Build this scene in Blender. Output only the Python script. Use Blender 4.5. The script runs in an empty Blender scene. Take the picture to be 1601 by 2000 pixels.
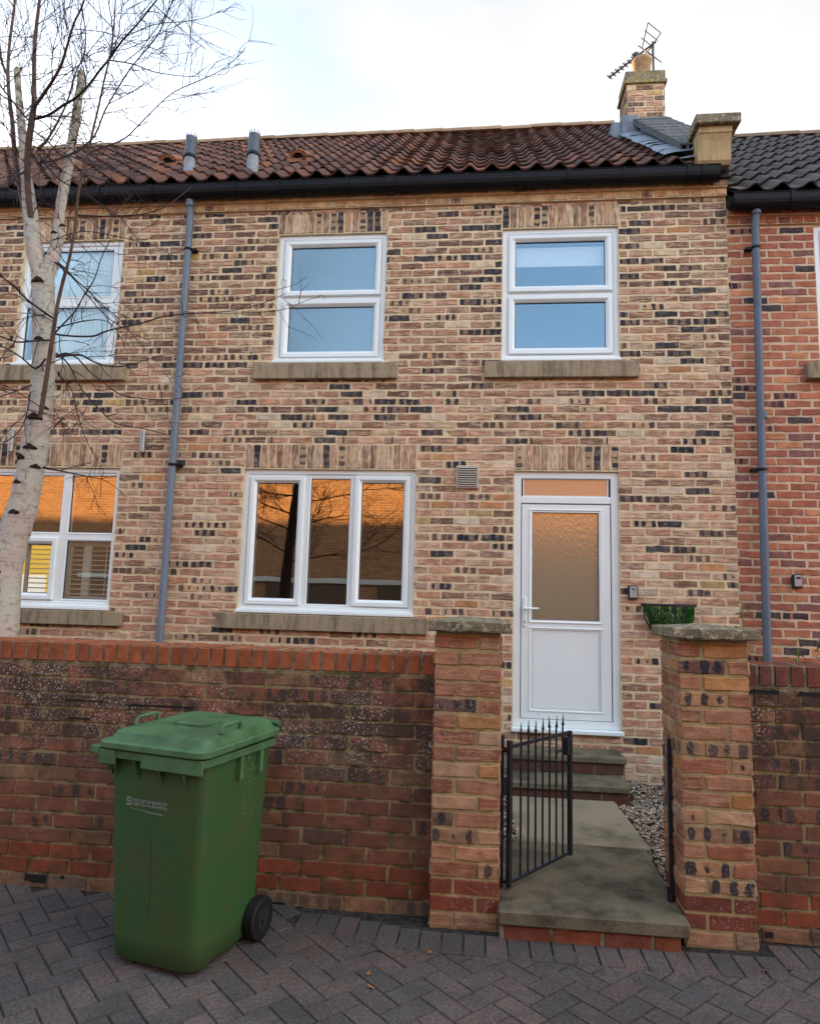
import bpy, math, random
import numpy as np
from mathutils import Vector, Matrix
random.seed(7)
sc = bpy.context.scene
C = sc.collection
PI = math.pi
FA = 6.209            # distance of the house front from the camera
# ------------------------------------------------------------------ camera
cam = bpy.data.cameras.new('camera'); co = bpy.data.objects.new('camera', cam); C.objects.link(co)
r_ = Vector((0.99466194, 0.09955804, 0.02712597)); u_ = Vector((-0.01412698, -0.1290198, 0.99154139)); w_ = Vector((-0.1022157, 0.98663169, 0.12692463))
M = Matrix.Identity(4)
for i in range(3):
    M[i][0] = r_[i]; M[i][1] = u_[i]; M[i][2] = -w_[i]
M[0][3], M[1][3], M[2][3] = 0.0, 0.0, 1.55
co.matrix_world = M
cam.sensor_fit = 'VERTICAL'; cam.sensor_height = 36; cam.lens = 1333.0 / 2000 * 36
cam.clip_start = 0.05; cam.clip_end = 3000
sc.camera = co
# ------------------------------------------------------------------ world, sun, exposure
SUN_AZ, SUN_EL = math.radians(-38), math.radians(13.2)     # low sun behind the terrace, to the left
wd = bpy.data.worlds.new('World'); sc.world = wd; wd.use_nodes = True
N = wd.node_tree.nodes; L = wd.node_tree.links; N.clear()
def wn(t, **k):
    n = N.new(t)
    for a, b in k.items(): setattr(n, a, b)
    return n
out = wn('ShaderNodeOutputWorld'); bg = wn('ShaderNodeBackground'); bg2 = wn('ShaderNodeBackground'); mx = wn('ShaderNodeMixShader')
sky = wn('ShaderNodeTexSky', sky_type='NISHITA', sun_disc=False, sun_elevation=SUN_EL, sun_rotation=SUN_AZ % (2*PI), altitude=20, air_density=1.0, dust_density=1.2)
L.new(sky.outputs[0], bg.inputs[0]); bg.inputs[1].default_value = 0.15
tc = wn('ShaderNodeTexCoord'); nz = wn('ShaderNodeTexNoise'); nz.inputs['Scale'].default_value = 2.6; nz.inputs['Detail'].default_value = 6; nz.inputs['Roughness'].default_value = 0.5
mp = wn('ShaderNodeMapping'); mp.inputs['Scale'].default_value = (1, 1, 2.2); mp.inputs['Location'].default_value = (0.3, 0.1, 0.0)
L.new(tc.outputs['Generated'], mp.inputs[0]); L.new(mp.outputs[0], nz.inputs['Vector'])
sep = wn('ShaderNodeSeparateXYZ'); L.new(tc.outputs['Generated'], sep.inputs[0])
def wm(op, a, b, c=None):
    n = wn('ShaderNodeMath', operation=op)
    for i, v in enumerate((a, b, c)):
        if v is None: continue
        if isinstance(v, (int, float)): n.inputs[i].default_value = v
        else: L.new(v, n.inputs[i])
    return n.outputs[0]
# more cloud ahead and to the right, blue gaps high up on the left and behind the camera
g = wm('ADD', wm('MULTIPLY', sep.outputs[0], 0.55), wm('MULTIPLY', sep.outputs[1], 0.36))
g = wm('ADD', g, wm('MULTIPLY', nz.outputs[0], 0.9))
g = wm('ADD', g, wm('MULTIPLY', sep.outputs[2], -0.28))
mr = wn('ShaderNodeMapRange', interpolation_type='SMOOTHSTEP'); L.new(g, mr.inputs[0])
mr.inputs[1].default_value = 0.16; mr.inputs[2].default_value = 0.52; mr.inputs[3].default_value = 0.35; mr.inputs[4].default_value = 1.0
cr = wn('ShaderNodeMix', data_type='RGBA'); cr.inputs[6].default_value = (0.38, 0.66, 1.0, 1); cr.inputs[7].default_value = (0.985, 0.985, 0.99, 1)
L.new(mr.outputs[0], cr.inputs[0]); L.new(cr.outputs[2], bg2.inputs[0]); stg = wn('ShaderNodeMapRange', interpolation_type='SMOOTHSTEP'); L.new(sep.outputs[1], stg.inputs[0])
for i_, v_ in enumerate((-0.35, 0.45, 1.02, 0.325)): stg.inputs[i_+1].default_value = v_
L.new(wm('MULTIPLY', stg.outputs[0], wm('ADD', wm('MULTIPLY', nz.outputs[0], 0.42), wm('ADD', wm('MULTIPLY', sep.outputs[2], -0.22), 0.90))), bg2.inputs[1])
L.new(mr.outputs[0], mx.inputs[0]); L.new(bg.outputs[0], mx.inputs[1]); L.new(bg2.outputs[0], mx.inputs[2]); L.new(mx.outputs[0], out.inputs[0])
sl = bpy.data.lights.new('sun', 'SUN'); so = bpy.data.objects.new('sun', sl); C.objects.link(so)
sl.energy = 5.0; sl.angle = math.radians(0.9); sl.color = (1.0, 0.60, 0.22)
so.rotation_euler = Vector((math.sin(SUN_AZ)*math.cos(SUN_EL), math.cos(SUN_AZ)*math.cos(SUN_EL), math.sin(SUN_EL))).to_track_quat('Z', 'Y').to_euler()
so.location = (-5, 14, 12)
vs = sc.view_settings; vs.view_transform = 'Standard'; vs.look = 'None'; vs.exposure = 1.70; vs.gamma = 1.0; vs.use_curve_mapping = False
sc.cycles.max_bounces = 6; sc.cycles.glossy_bounces = 3; sc.cycles.transparent_max_bounces = 8; sc.cycles.use_denoising = True

# ------------------------------------------------------------------ materials
class NB:
    def __init__(s, name):
        s.m = bpy.data.materials.new(name); s.m.use_nodes = True; s.t = s.m.node_tree; s.N = s.t.nodes; s.L = s.t.links
        s.b = s.N['Principled BSDF']
    def n(s, t, **k):
        n = s.N.new(t)
        for a, b in k.items(): setattr(n, a, b)
        return n
    def put(s, v, sock):
        if v is None: return
        if hasattr(v, 'links') or isinstance(v, bpy.types.NodeSocket): s.L.new(v, sock)
        else: sock.default_value = v if not (isinstance(v, tuple) and len(v) == 3 and len(sock.default_value) == 4) else (*v, 1)
    def math(s, op, a, b=None, c=None, clamp=False):
        n = s.n('ShaderNodeMath', operation=op, use_clamp=clamp)
        for i, v in enumerate((a, b, c)): s.put(v, n.inputs[i])
        return n.outputs[0]
    def vec(s, a, b, c):
        n = s.n('ShaderNodeCombineXYZ')
        for i, v in enumerate((a, b, c)): s.put(v, n.inputs[i])
        return n.outputs[0]
    def mix(s, f, a, b, blend='MIX'):
        n = s.n('ShaderNodeMix', data_type='RGBA', blend_type=blend)
        s.put(f, n.inputs[0]); s.put(a, n.inputs[6]); s.put(b, n.inputs[7]); return n.outputs[2]
    def noise(s, v, scale, detail=3, rough=0.55, dist=0.0):
        n = s.n('ShaderNodeTexNoise'); s.put(v, n.inputs['Vector']); n.inputs['Scale'].default_value = scale
        n.inputs['Detail'].default_value = detail; n.inputs['Roughness'].default_value = rough; n.inputs['Distortion'].default_value = dist
        return n.outputs[0]
    def rng(s, v, a, b, c=0.0, d=1.0, smooth=True):
        n = s.n('ShaderNodeMapRange', interpolation_type='SMOOTHSTEP' if smooth else 'LINEAR')
        s.put(v, n.inputs[0])
        for i, x in enumerate((a, b, c, d)): s.put(x, n.inputs[i+1])
        return n.outputs[0]
    def pos(s): return s.n('ShaderNodeNewGeometry').outputs['Position']
    def obj(s): return s.n('ShaderNodeTexCoord').outputs['Object']
    def attr(s, name): return s.n('ShaderNodeAttribute', attribute_name=name)
    def sep(s, v):
        n = s.n('ShaderNodeSeparateXYZ'); s.put(v, n.inputs[0]); return n.outputs
    def sepc(s, v):
        n = s.n('ShaderNodeSeparateColor'); s.put(v, n.inputs[0]); return n.outputs
    def bump(s, h, st=0.3, d=0.01):
        n = s.n('ShaderNodeBump'); n.inputs['Strength'].default_value = st; n.inputs['Distance'].default_value = d; s.put(h, n.inputs['Height'])
        s.L.new(n.outputs[0], s.b.inputs['Normal']); return n
    def fin(s, col, rough=0.8, spec=0.5, metal=0.0):
        s.put(col, s.b.inputs['Base Color']); s.put(rough, s.b.inputs['Roughness']); s.b.inputs['Specular IOR Level'].default_value = spec
        s.b.inputs['Metallic'].default_value = metal; return s.m

def mat_brick(name, cream=(0.70, 0.51, 0.36), rust=(0.20, 0.10, 0.065), speck=0.0, zlo=0, zhi=1, moss=0.0, thr=0.25):
    k = NB(name)
    bc = k.attr('bcol').outputs['Color']; par = k.sepc(k.attr('bpar').outputs['Color']); uv = k.sep(k.attr('buv').outputs['Vector'])
    a, b, sd = uv[0], uv[1], uv[2]
    P = k.vec(a, b, sd)
    st = k.noise(k.vec(k.math('MULTIPLY', a, 9), k.math('MULTIPLY', b, 75), sd), 1.0, 3, 0.6, 0.5)
    s1 = k.math('MULTIPLY', k.rng(st, 0.50, 0.57), par[0])
    s2 = k.math('MULTIPLY', k.rng(st, 0.47, 0.36), par[0])
    c = k.mix(k.math('MULTIPLY', s1, 0.75), bc, (*cream, 1))
    c = k.mix(k.math('MULTIPLY', s2, 0.8), c, k.mix(k.math('MULTIPLY', par[2], 1.6, clamp=True), (*rust, 1), (0.045, 0.036, 0.034, 1)))
    # kiln marks: three dark blotches along a brick
    odd = k.math('GREATER_THAN', k.math('FRACT', k.math('MULTIPLY', sd, 7.31)), thr)
    a3 = k.math('SUBTRACT', k.math('MODULO', k.math('ADD', a, 1.044), 0.072), 0.036)
    a = k.math('ADD', a, k.math('MULTIPLY', k.math('SUBTRACT', k.math('FRACT', k.math('MULTIPLY', sd, 3.71)), 0.5), 0.026)); a2 = k.math('SUBTRACT', k.math('MODULO', k.math('ADD', a, 1.000), 0.080), 0.040)
    am = k.math('ADD', k.math('MULTIPLY', a3, odd), k.math('MULTIPLY', a2, k.math('SUBTRACT', 1.0, odd)))
    nz = k.noise(P, 40, 3)
    nz2 = k.noise(k.vec(a, 0.0, sd), 11, 1)
    d = k.math('SQRT', k.math('ADD', k.math('POWER', k.math('ABSOLUTE', am), 2), k.math('POWER', k.math('MULTIPLY', k.math('ABSOLUTE', b), 0.55), 2)))
    d = k.math('ADD', d, k.math('MULTIPLY', k.math('SUBTRACT', nz, 0.5), 0.030))
    d = k.math('ADD', d, k.math('MULTIPLY', k.math('SUBTRACT', nz2, 0.48), 0.095))
    sp = k.math('MULTIPLY', k.rng(d, 0.0235, 0.0155), par[1])
    c = k.mix(sp, c, k.mix(k.rng(k.noise(P, 90, 2), 0.45, 0.68), (0.014, 0.016, 0.026, 1), (0.075, 0.075, 0.09, 1)))
    # overall burnt surface with broken edges
    dk = k.math('MULTIPLY', k.rng(k.noise(P, 34, 4, 0.65), 0.38, 0.56), par[2])
    c = k.mix(dk, c, (0.040, 0.038, 0.045, 1))
    gr = k.noise(P, 260, 3, 0.7)
    c = k.mix(1.0, c, k.vec(*[k.rng(gr, 0.3, 0.7, 0.80, 1.18)]*3), 'MULTIPLY')
    lg = k.noise(P, 14, 2)
    c = k.mix(1.0, c, k.vec(*[k.rng(lg, 0.35, 0.65, 0.84, 1.13)]*3), 'MULTIPLY')
    if speck or moss:
        po = k.pos(); z = k.sep(po)[2]
        big = k.noise(po, 2.2, 3)
        if moss:
            mm = k.math('MULTIPLY', k.rng(k.noise(po, 9, 4, 0.7), 0.5, 0.66), moss)
            c = k.mix(mm, c, (0.085, 0.075, 0.028, 1))
            dd = k.math('MULTIPLY', k.rng(k.noise(po, 6, 6, 0.8), 0.42, 0.57), k.rng(z, 0.50, 0.95, min(0.30, moss*0.6), min(0.95, moss*1.9)))
            dd = k.math('MULTIPLY', dd, min(1.0, moss*2))
            c = k.mix(dd, c, (0.040, 0.027, 0.024, 1))
            c = k.mix(min(.25, moss*.5), c, (0.115, 0.075, 0.045, 1))
        if speck:
            hm = k.math('MULTIPLY', k.rng(z, zlo, zhi), k.rng(big, 0.40, 0.58))
            v1 = k.noise(po, 85, 3, 0.75)
            sk = k.math('MULTIPLY', k.rng(v1, 0.56, 0.615), k.math('MULTIPLY', hm, speck))
            c = k.mix(sk, c, (0.52, 0.46, 0.40, 1))
    k.bump(k.math('ADD', k.math('MULTIPLY', st, 0.6), k.math('ADD', gr, k.math('MULTIPLY', nz, 0.6))), 0.55, 0.004)
    return k.fin(c, 0.92, 0.25)

def mat_mortar(name, col, moss=0.0, dark=(0.1, 0.09, 0.06)):
    k = NB(name); po = k.pos()
    n1 = k.noise(po, 6, 4, 0.6); n2 = k.noise(po, 150, 3, 0.7)
    c = k.mix(k.rng(n1, 0.35, 0.7), (*col, 1), tuple(x*0.78 for x in col)+(1,))
    c = k.mix(1.0, c, k.vec(*[k.rng(n2, 0.3, 0.7, 0.78, 1.15)]*3), 'MULTIPLY')
    if moss:
        c = k.mix(k.math('MULTIPLY', k.rng(k.noise(po, 12, 4, 0.7), 0.46, 0.6), moss), c, (*dark, 1))
        c = k.mix(k.math('MULTIPLY', k.rng(k.noise(po, 7, 3, 0.6), 0.55, 0.68), moss), c, (0.13, 0.13, 0.03, 1))
    k.bump(n2, 0.5, 0.004)
    return k.fin(c, 0.95, 0.2)

def mat_stone(name, col, stain=(0.08, 0.075, 0.055), amt=0.6, lichen=0.0, lich=(0.42, 0.38, 0.22), streak=True, sc1=7):
    k = NB(name); po = k.pos(); s = k.sep(po)
    v = k.vec(k.math('MULTIPLY', s[0], 6), k.math('MULTIPLY', s[1], 6), k.math('MULTIPLY', s[2], 1.2)) if streak else po
    n1 = k.noise(v, 2.5 if streak else sc1, 5, 0.65); n2 = k.noise(po, 120, 4, 0.75)
    c = k.mix(k.math('MULTIPLY', k.rng(n1, 0.42, 0.68), amt), (*col, 1), (*stain, 1))
    c = k.mix(1.0, c, k.vec(*[k.rng(n2, 0.3, 0.7, 0.75, 1.2)]*3), 'MULTIPLY')
    if lichen:
        c = k.mix(k.math('MULTIPLY', k.rng(k.noise(po, 26, 4, 0.7), 0.54, 0.60), lichen), c, (*lich, 1))
        c = k.mix(k.math('MULTIPLY', k.rng(k.noise(po, 60, 3, 0.7), 0.60, 0.64), lichen), c, (0.55, 0.53, 0.46, 1))
    k.bump(n2, 0.5, 0.004)
    return k.fin(c, 0.9, 0.3)

def mat_plain(name, col, rough=0.5, spec=0.5, var=0.08, scale=30, metal=0.0, bump=0.0, emit=None):
    k = NB(name); po = k.pos()
    n = k.noise(po, scale, 4, 0.65)
    c = k.mix(1.0, (*col, 1), k.vec(*[k.rng(n, 0.3, 0.7, 1-var, 1+var)]*3), 'MULTIPLY')
    if bump: k.bump(n, bump, 0.003)
    return k.fin(c, rough, spec, metal)

def mat_attr(name, rough=0.85, spec=0.3, moss=0.0, mosscol=(0.10, 0.11, 0.03), scale=60, var=0.2, bump=0.3, msc=5):
    k = NB(name); po = k.pos(); c = k.attr('bcol').outputs['Color']
    n = k.noise(po, scale, 4, 0.7)
    c = k.mix(1.0, c, k.vec(*[k.rng(n, 0.3, 0.7, 1-var, 1+var)]*3), 'MULTIPLY')
    if moss: c = k.mix(k.math('MULTIPLY', k.rng(k.noise(po, msc, 5, 0.75), 0.54, 0.66), moss), c, (*mosscol, 1))
    if bump: k.bump(n, bump, 0.004)
    return k.fin(c, rough, spec)

def mat_glass(name, refl=0.22, rough=0.0, obscure=None, bumps=0.0, tint=(1, 1, 1), fx=70, fz=17):
    """window glass: a mirror share plus what lies behind it; obscure = colour of patterned glass"""
    k = NB(name); k.N.remove(k.b)
    gl = k.n('ShaderNodeBsdfGlossy'); gl.inputs['Roughness'].default_value = rough; gl.inputs['Color'].default_value = (*tint, 1)
    if obscure:
        back = k.n('ShaderNodeMixShader'); d = k.n('ShaderNodeBsdfDiffuse'); d.inputs[0].default_value = (*obscure, 1)
        tr = k.n('ShaderNodeBsdfTransparent'); tr.inputs[0].default_value = (0.75, 0.8, 0.8, 1); back.inputs[0].default_value = 0.25
        k.L.new(d.outputs[0], back.inputs[1]); k.L.new(tr.outputs[0], back.inputs[2])
    else:
        back = k.n('ShaderNodeBsdfTransparent'); back.inputs[0].default_value = (0.93, 0.95, 0.94, 1)
    if bumps:
        po = k.pos(); s = k.sep(po)
        v = k.vec(k.math('MULTIPLY', s[0], fx), 0.0, k.math('MULTIPLY', s[2], fz))
        b = k.n('ShaderNodeBump'); b.inputs['Strength'].default_value = bumps; b.inputs['Distance'].default_value = 0.003
        k.L.new(k.noise(v, 1.0, 2), b.inputs['Height']); k.L.new(b.outputs[0], gl.inputs['Normal'])
    else:
        b = k.n('ShaderNodeBump'); b.inputs['Strength'].default_value = 0.04; b.inputs['Distance'].default_value = 0.01
        k.L.new(k.noise(k.pos(), 3.0, 1), b.inputs['Height']); k.L.new(b.outputs[0], gl.inputs['Normal'])
    lw = k.n('ShaderNodeLayerWeight'); lw.inputs[0].default_value = 0.35
    f = k.math('ADD', refl, k.math('MULTIPLY', lw.outputs['Fresnel'], 0.35), clamp=True)
    mx = k.n('ShaderNodeMixShader'); k.L.new(f, mx.inputs[0]); k.L.new(back.outputs[0], mx.inputs[1]); k.L.new(gl.outputs[0], mx.inputs[2])
    k.L.new(mx.outputs[0], k.N['Material Output'].inputs[0])
    return k.m

MT = {}
MT['brick'] = mat_brick('pale_rustic_brick')
MT['mortar'] = mat_mortar('buff_mortar', (0.79, 0.635, 0.405))
MT['redbrick'] = mat_brick('red_brick', cream=(0.42, 0.22, 0.14), rust=(0.17, 0.06, 0.04))
MT['redmortar'] = mat_mortar('pale_mortar', (0.70, 0.52, 0.35))
MT['wallbrick'] = mat_brick('weathered_wall_brick', cream=(0.30, 0.16, 0.09), rust=(0.10, 0.04, 0.025), speck=1.0, zlo=0.50, zhi=0.85, moss=0.5, thr=0.8)
MT['wallmortar'] = mat_mortar('mossy_mortar', (0.30, 0.24, 0.13), moss=0.75, dark=(0.05, 0.045, 0.02))
MT['pierbrick'] = mat_brick('pier_brick', cream=(0.50, 0.33, 0.19), rust=(0.15, 0.055, 0.03), speck=0.35, zlo=-1.0, zhi=-0.5, moss=0.10)
MT['piermortar'] = mat_mortar('pier_mortar', (0.44, 0.33, 0.17), moss=0.30, dark=(0.16, 0.13, 0.05))
MT['coping'] = mat_brick('smooth_coping_brick', cream=(0.42, 0.17, 0.09), rust=(0.2, 0.06, 0.03), speck=0.18, zlo=0.9, zhi=1.2)
MT['copmortar'] = mat_mortar('coping_mortar', (0.30, 0.27, 0.20), moss=0.7, dark=(0.07, 0.065, 0.04))
MT['sill'] = mat_stone('sill_stone', (0.35, 0.275, 0.175), amt=0.75, stain=(0.125, 0.095, 0.062))
MT['kneeler'] = mat_stone('sandstone', (0.47, 0.34, 0.17), amt=0.5, stain=(0.2, 0.13, 0.06))
MT['cap'] = mat_stone('cap_concrete', (0.20, 0.165, 0.105), amt=0.75, stain=(0.055, 0.055, 0.035), lichen=0.7, streak=False)
MT['chimcap'] = mat_stone('lichen_cap', (0.22, 0.17, 0.10), amt=0.6, lichen=0.95, lich=(0.42, 0.30, 0.04), streak=False)
MT['flag'] = mat_stone('paving_flag', (0.165, 0.135, 0.085), amt=0.95, stain=(0.042, 0.038, 0.026), streak=False, sc1=3.2)
MT['flag2'] = mat_stone('pale_worn_flag', (0.29, 0.235, 0.155), amt=0.85, stain=(0.075, 0.066, 0.042), streak=False, sc1=1.9)
MT['slate'] = mat_stone('slate', (0.085, 0.085, 0.09), amt=0.5, stain=(0.04, 0.04, 0.04), lichen=0.5, lich=(0.2, 0.2, 0.17), streak=False)
MT['lead'] = mat_stone('lead', (0.20, 0.23, 0.27), amt=0.6, stain=(0.10, 0.12, 0.15), streak=False)
MT['tile'] = mat_attr('clay_pantile', moss=0.5, msc=5, rough=0.95, spec=0.15, mosscol=(0.05, 0.045, 0.028))
MT['gtile'] = mat_attr('dark_pantile', moss=0.2, msc=4, rough=0.6)
MT['upvc'] = mat_plain('white_upvc', (0.80, 0.85, 0.83), 0.28, 0.5, var=0.02, scale=4)
MT['gasket'] = mat_plain('black_gasket', (0.015, 0.015, 0.016), 0.6)
MT['gutter'] = mat_plain('black_plastic', (0.006, 0.006, 0.007), 0.5, 0.2, var=0.3, scale=12)
MT['pipe'] = mat_plain('grey_plastic_pipe', (0.155, 0.19, 0.235), 0.5, 0.4, var=0.10, scale=5)
MT['pipe2'] = mat_plain('dark_grey_pipe', (0.115, 0.14, 0.18), 0.5, 0.4, var=0.10, scale=5)
MT['flue'] = mat_plain('flue_grey', (0.085, 0.098, 0.12), 0.55, 0.4, var=0.2, scale=20)
MT['fluelo'] = mat_plain('flue_pale', (0.25, 0.27, 0.29), 0.6, 0.4, var=0.2, scale=25)
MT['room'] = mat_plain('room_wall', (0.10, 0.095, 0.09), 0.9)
MT['blind'] = mat_plain('white_blind', (0.88, 0.88, 0.86), 0.9, 0.2, var=0.02)
MT['shutter'] = mat_plain('painted_shutter', (0.86, 0.88, 0.82), 0.5, var=0.04)
MT['voile'] = mat_plain('pale_voile', (0.72, 0.80, 0.80), 0.9, 0.2, var=0.12, scale=8)
MT['iron'] = mat_plain('black_iron', (0.014, 0.018, 0.027), 0.45, 0.5, var=0.4, scale=40, bump=0.4)
MT['dark'] = mat_plain('dark_void', (0.006, 0.006, 0.006), 0.9)
MT['vent'] = mat_plain('vent_plastic', (0.50, 0.44, 0.36), 0.6, var=0.06)
MT['alu'] = mat_plain('brushed_alu', (0.32, 0.31, 0.29), 0.45, metal=0.6, var=0.2)
MT['silver'] = mat_plain('silver_box', (0.42, 0.43, 0.45), 0.35, metal=0.5, var=0.05)
MT['black'] = mat_plain('black_rubber', (0.008, 0.008, 0.009), 0.55, 0.4, var=0.3)
MT['glass'] = mat_glass('window_glass', 0.19)
MT['glassup'] = mat_glass('upper_window_glass', 0.13, tint=(0.66, 0.86, 1.0))
MT['glassvo'] = mat_glass('clear_upper_glass', 0.07, tint=(0.85, 0.95, 1.0))
MT['obsc'] = mat_glass('patterned_glass', 0.17, 0.08, (0.15, 0.24, 0.29), 0.7, tint=(0.75, 0.92, 1.0), fx=95, fz=18)
MT['obsd'] = mat_glass('patterned_door_glass', 0.27, 0.09, (0.40, 0.30, 0.19), 0.8, fx=110, fz=26)
MT['obsf'] = mat_glass('patterned_fanlight_glass', 0.20, 0.18, (0.42, 0.29, 0.20), 0.35, fx=150, fz=30)
MT['bark'] = None
MT['aer'] = mat_plain('aerial_metal', (0.10, 0.09, 0.09), 0.5, metal=0.4)
MT['pot'] = mat_stone('chimney_pot_clay', (0.42, 0.24, 0.13), amt=0.6, stain=(0.15, 0.12, 0.04), lichen=0.4, lich=(0.35, 0.27, 0.05), streak=False)
MT['twig'] = mat_plain('birch_twig', (0.030, 0.017, 0.018), 0.6, 0.3, var=0.3, scale=10)
MT['branch'] = mat_plain('birch_branch', (0.10, 0.055, 0.038), 0.7, 0.3, var=0.4, scale=14, bump=0.4)
MT['basketgreen'] = mat_plain('basket_moss', (0.015, 0.150, 0.012), 0.8, 0.2, var=0.5, scale=60)
MT['leafgreen'] = mat_plain('shrub_leaf', (0.14, 0.20, 0.03), 0.5, 0.3, var=0.4, scale=20)
MT['leafbrown'] = mat_plain('dead_leaf', (0.30, 0.13, 0.035), 0.8, 0.2, var=0.3, scale=20)
MT['soil'] = mat_plain('garden_soil', (0.05, 0.04, 0.03), 0.95, 0.1, var=0.4, scale=20)
# birch bark
def mk_bark():
    k = NB('birch_bark'); o = k.pos(); s = k.sep(o)
    v = k.vec(k.math('MULTIPLY', s[0], 1.0), k.math('MULTIPLY', s[1], 1.0), k.math('MULTIPLY', s[2], 7.0))
    n1 = k.noise(v, 9, 4, 0.65); n2 = k.noise(o, 3.5, 3); n3 = k.noise(o, 22, 4, 0.7)
    c = k.mix(k.rng(n2, 0.38, 0.62), (0.50, 0.41, 0.35, 1), (0.46, 0.45, 0.38, 1))
    c = k.mix(k.rng(n1, 0.56, 0.66), c, (0.30, 0.24, 0.20, 1))
    c = k.mix(k.rng(n1, 0.66, 0.72), c, (0.07, 0.06, 0.055, 1))
    c = k.mix(k.math('MULTIPLY', k.rng(n3, 0.52, 0.64), 0.6), c, (0.22, 0.22, 0.15, 1))
    nf = k.noise(k.vec(k.math('MULTIPLY', s[0], 5.0), k.math('MULTIPLY', s[1], 5.0), s[2]), 7, 4, 0.7)
    c = k.mix(k.math('MULTIPLY', k.rng(nf, 0.62, 0.67), 0.8), c, (0.09, 0.07, 0.06, 1))
    up = k.math('MULTIPLY', k.rng(k.sep(o)[2], 4.75, 5.15), k.rng(k.noise(o, 12, 4, 0.7), 0.42, 0.6))
    c = k.mix(up, c, (0.12, 0.12, 0.05, 1))
    k.bump(k.math('ADD', n1, n3), 0.5, 0.01); return k.fin(c, 0.8, 0.3)
MT['bark'] = mk_bark()
def mk_paving():
    k = NB('block_paving'); po = k.pos(); c = k.attr('bcol').outputs['Color']
    n = k.noise(po, 70, 5, 0.8); n2 = k.noise(po, 260, 2, 0.7); n3 = k.noise(po, 1.3, 4, 0.6)
    c = k.mix(k.rng(k.noise(po, 8, 4, 0.7), 0.40, 0.64, 0.1, 0.75), c, (0.084, 0.070, 0.062, 1))
    c = k.mix(1.0, c, k.vec(*[k.rng(n, 0.32, 0.68, 0.5, 1.55)]*3), 'MULTIPLY')
    c = k.mix(1.0, c, k.vec(*[k.rng(n3, 0.35, 0.65, 0.78, 1.18)]*3), 'MULTIPLY')
    c = k.mix(k.math('MULTIPLY', k.rng(n2, 0.60, 0.66), 0.7), c, (0.26, 0.24, 0.22, 1))
    st = k.rng(k.noise(po, 3.2, 5, 0.7), 0.48, 0.64)
    c = k.mix(k.math('MULTIPLY', st, 0.55), c, (0.052, 0.047, 0.044, 1))
    k.bump(n, 0.7, 0.004); return k.fin(c, 0.82, 0.35)
MT['paving'] = mk_paving()
def mk_bin():
    k = NB('green_bin_plastic'); o = k.obj(); s = k.sep(o)
    n = k.noise(o, 5, 4, 0.6); n2 = k.noise(k.vec(k.math('MULTIPLY', s[0], 3), k.math('MULTIPLY', s[1], 3), k.math('MULTIPLY', s[2], 26)), 1.6, 4, 0.7)
    c = k.mix(k.rng(n, 0.35, 0.68), (0.032, 0.094, 0.027, 1), (0.046, 0.078, 0.021, 1))
    c = k.mix(k.math('MULTIPLY', k.rng(n2, 0.55, 0.7), 0.35), c, (0.050, 0.050, 0.018, 1))
    v = k.noise(o, 75, 3, 0.8)
    msk = k.math('MULTIPLY', k.rng(k.math('ABSOLUTE', k.math('SUBTRACT', s[1], 0.06)), 0.07, 0.02), k.math('MULTIPLY', k.rng(s[0], 0.15, 0.2), k.rng(s[2], 0.45, 0.7)))
    c = k.mix(k.math('MULTIPLY', k.rng(v, 0.62, 0.66), msk), c, (0.45, 0.45, 0.42, 1))
    # a scrape down the front
    sx = k.math('ADD', s[0], k.math('MULTIPLY', k.noise(o, 4, 1), 0.03))
    scr = k.math('MULTIPLY', k.rng(k.math('ABSOLUTE', k.math('SUBTRACT', sx, 0.008)), 0.0035, 0.0008), k.math('MULTIPLY', k.rng(s[2], 0.16, 0.22), k.rng(s[2], 0.52, 0.46)))
    scr = k.math('MULTIPLY', scr, k.rng(s[1], -0.1, -0.15))
    c = k.mix(k.math('MULTIPLY', scr, 0.8), c, (0.010, 0.02, 0.008, 1))
    k.bump(k.noise(o, 160, 2), 0.12, 0.002)
    return k.fin(c, k.rng(n, 0.3, 0.7, 0.42, 0.6), 0.45)
MT['bin'] = mk_bin()
MT['binlid'] = mat_plain('faded_green_lid', (0.062, 0.138, 0.055), 0.55, 0.35, var=0.28, scale=7, bump=0.1)

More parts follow.
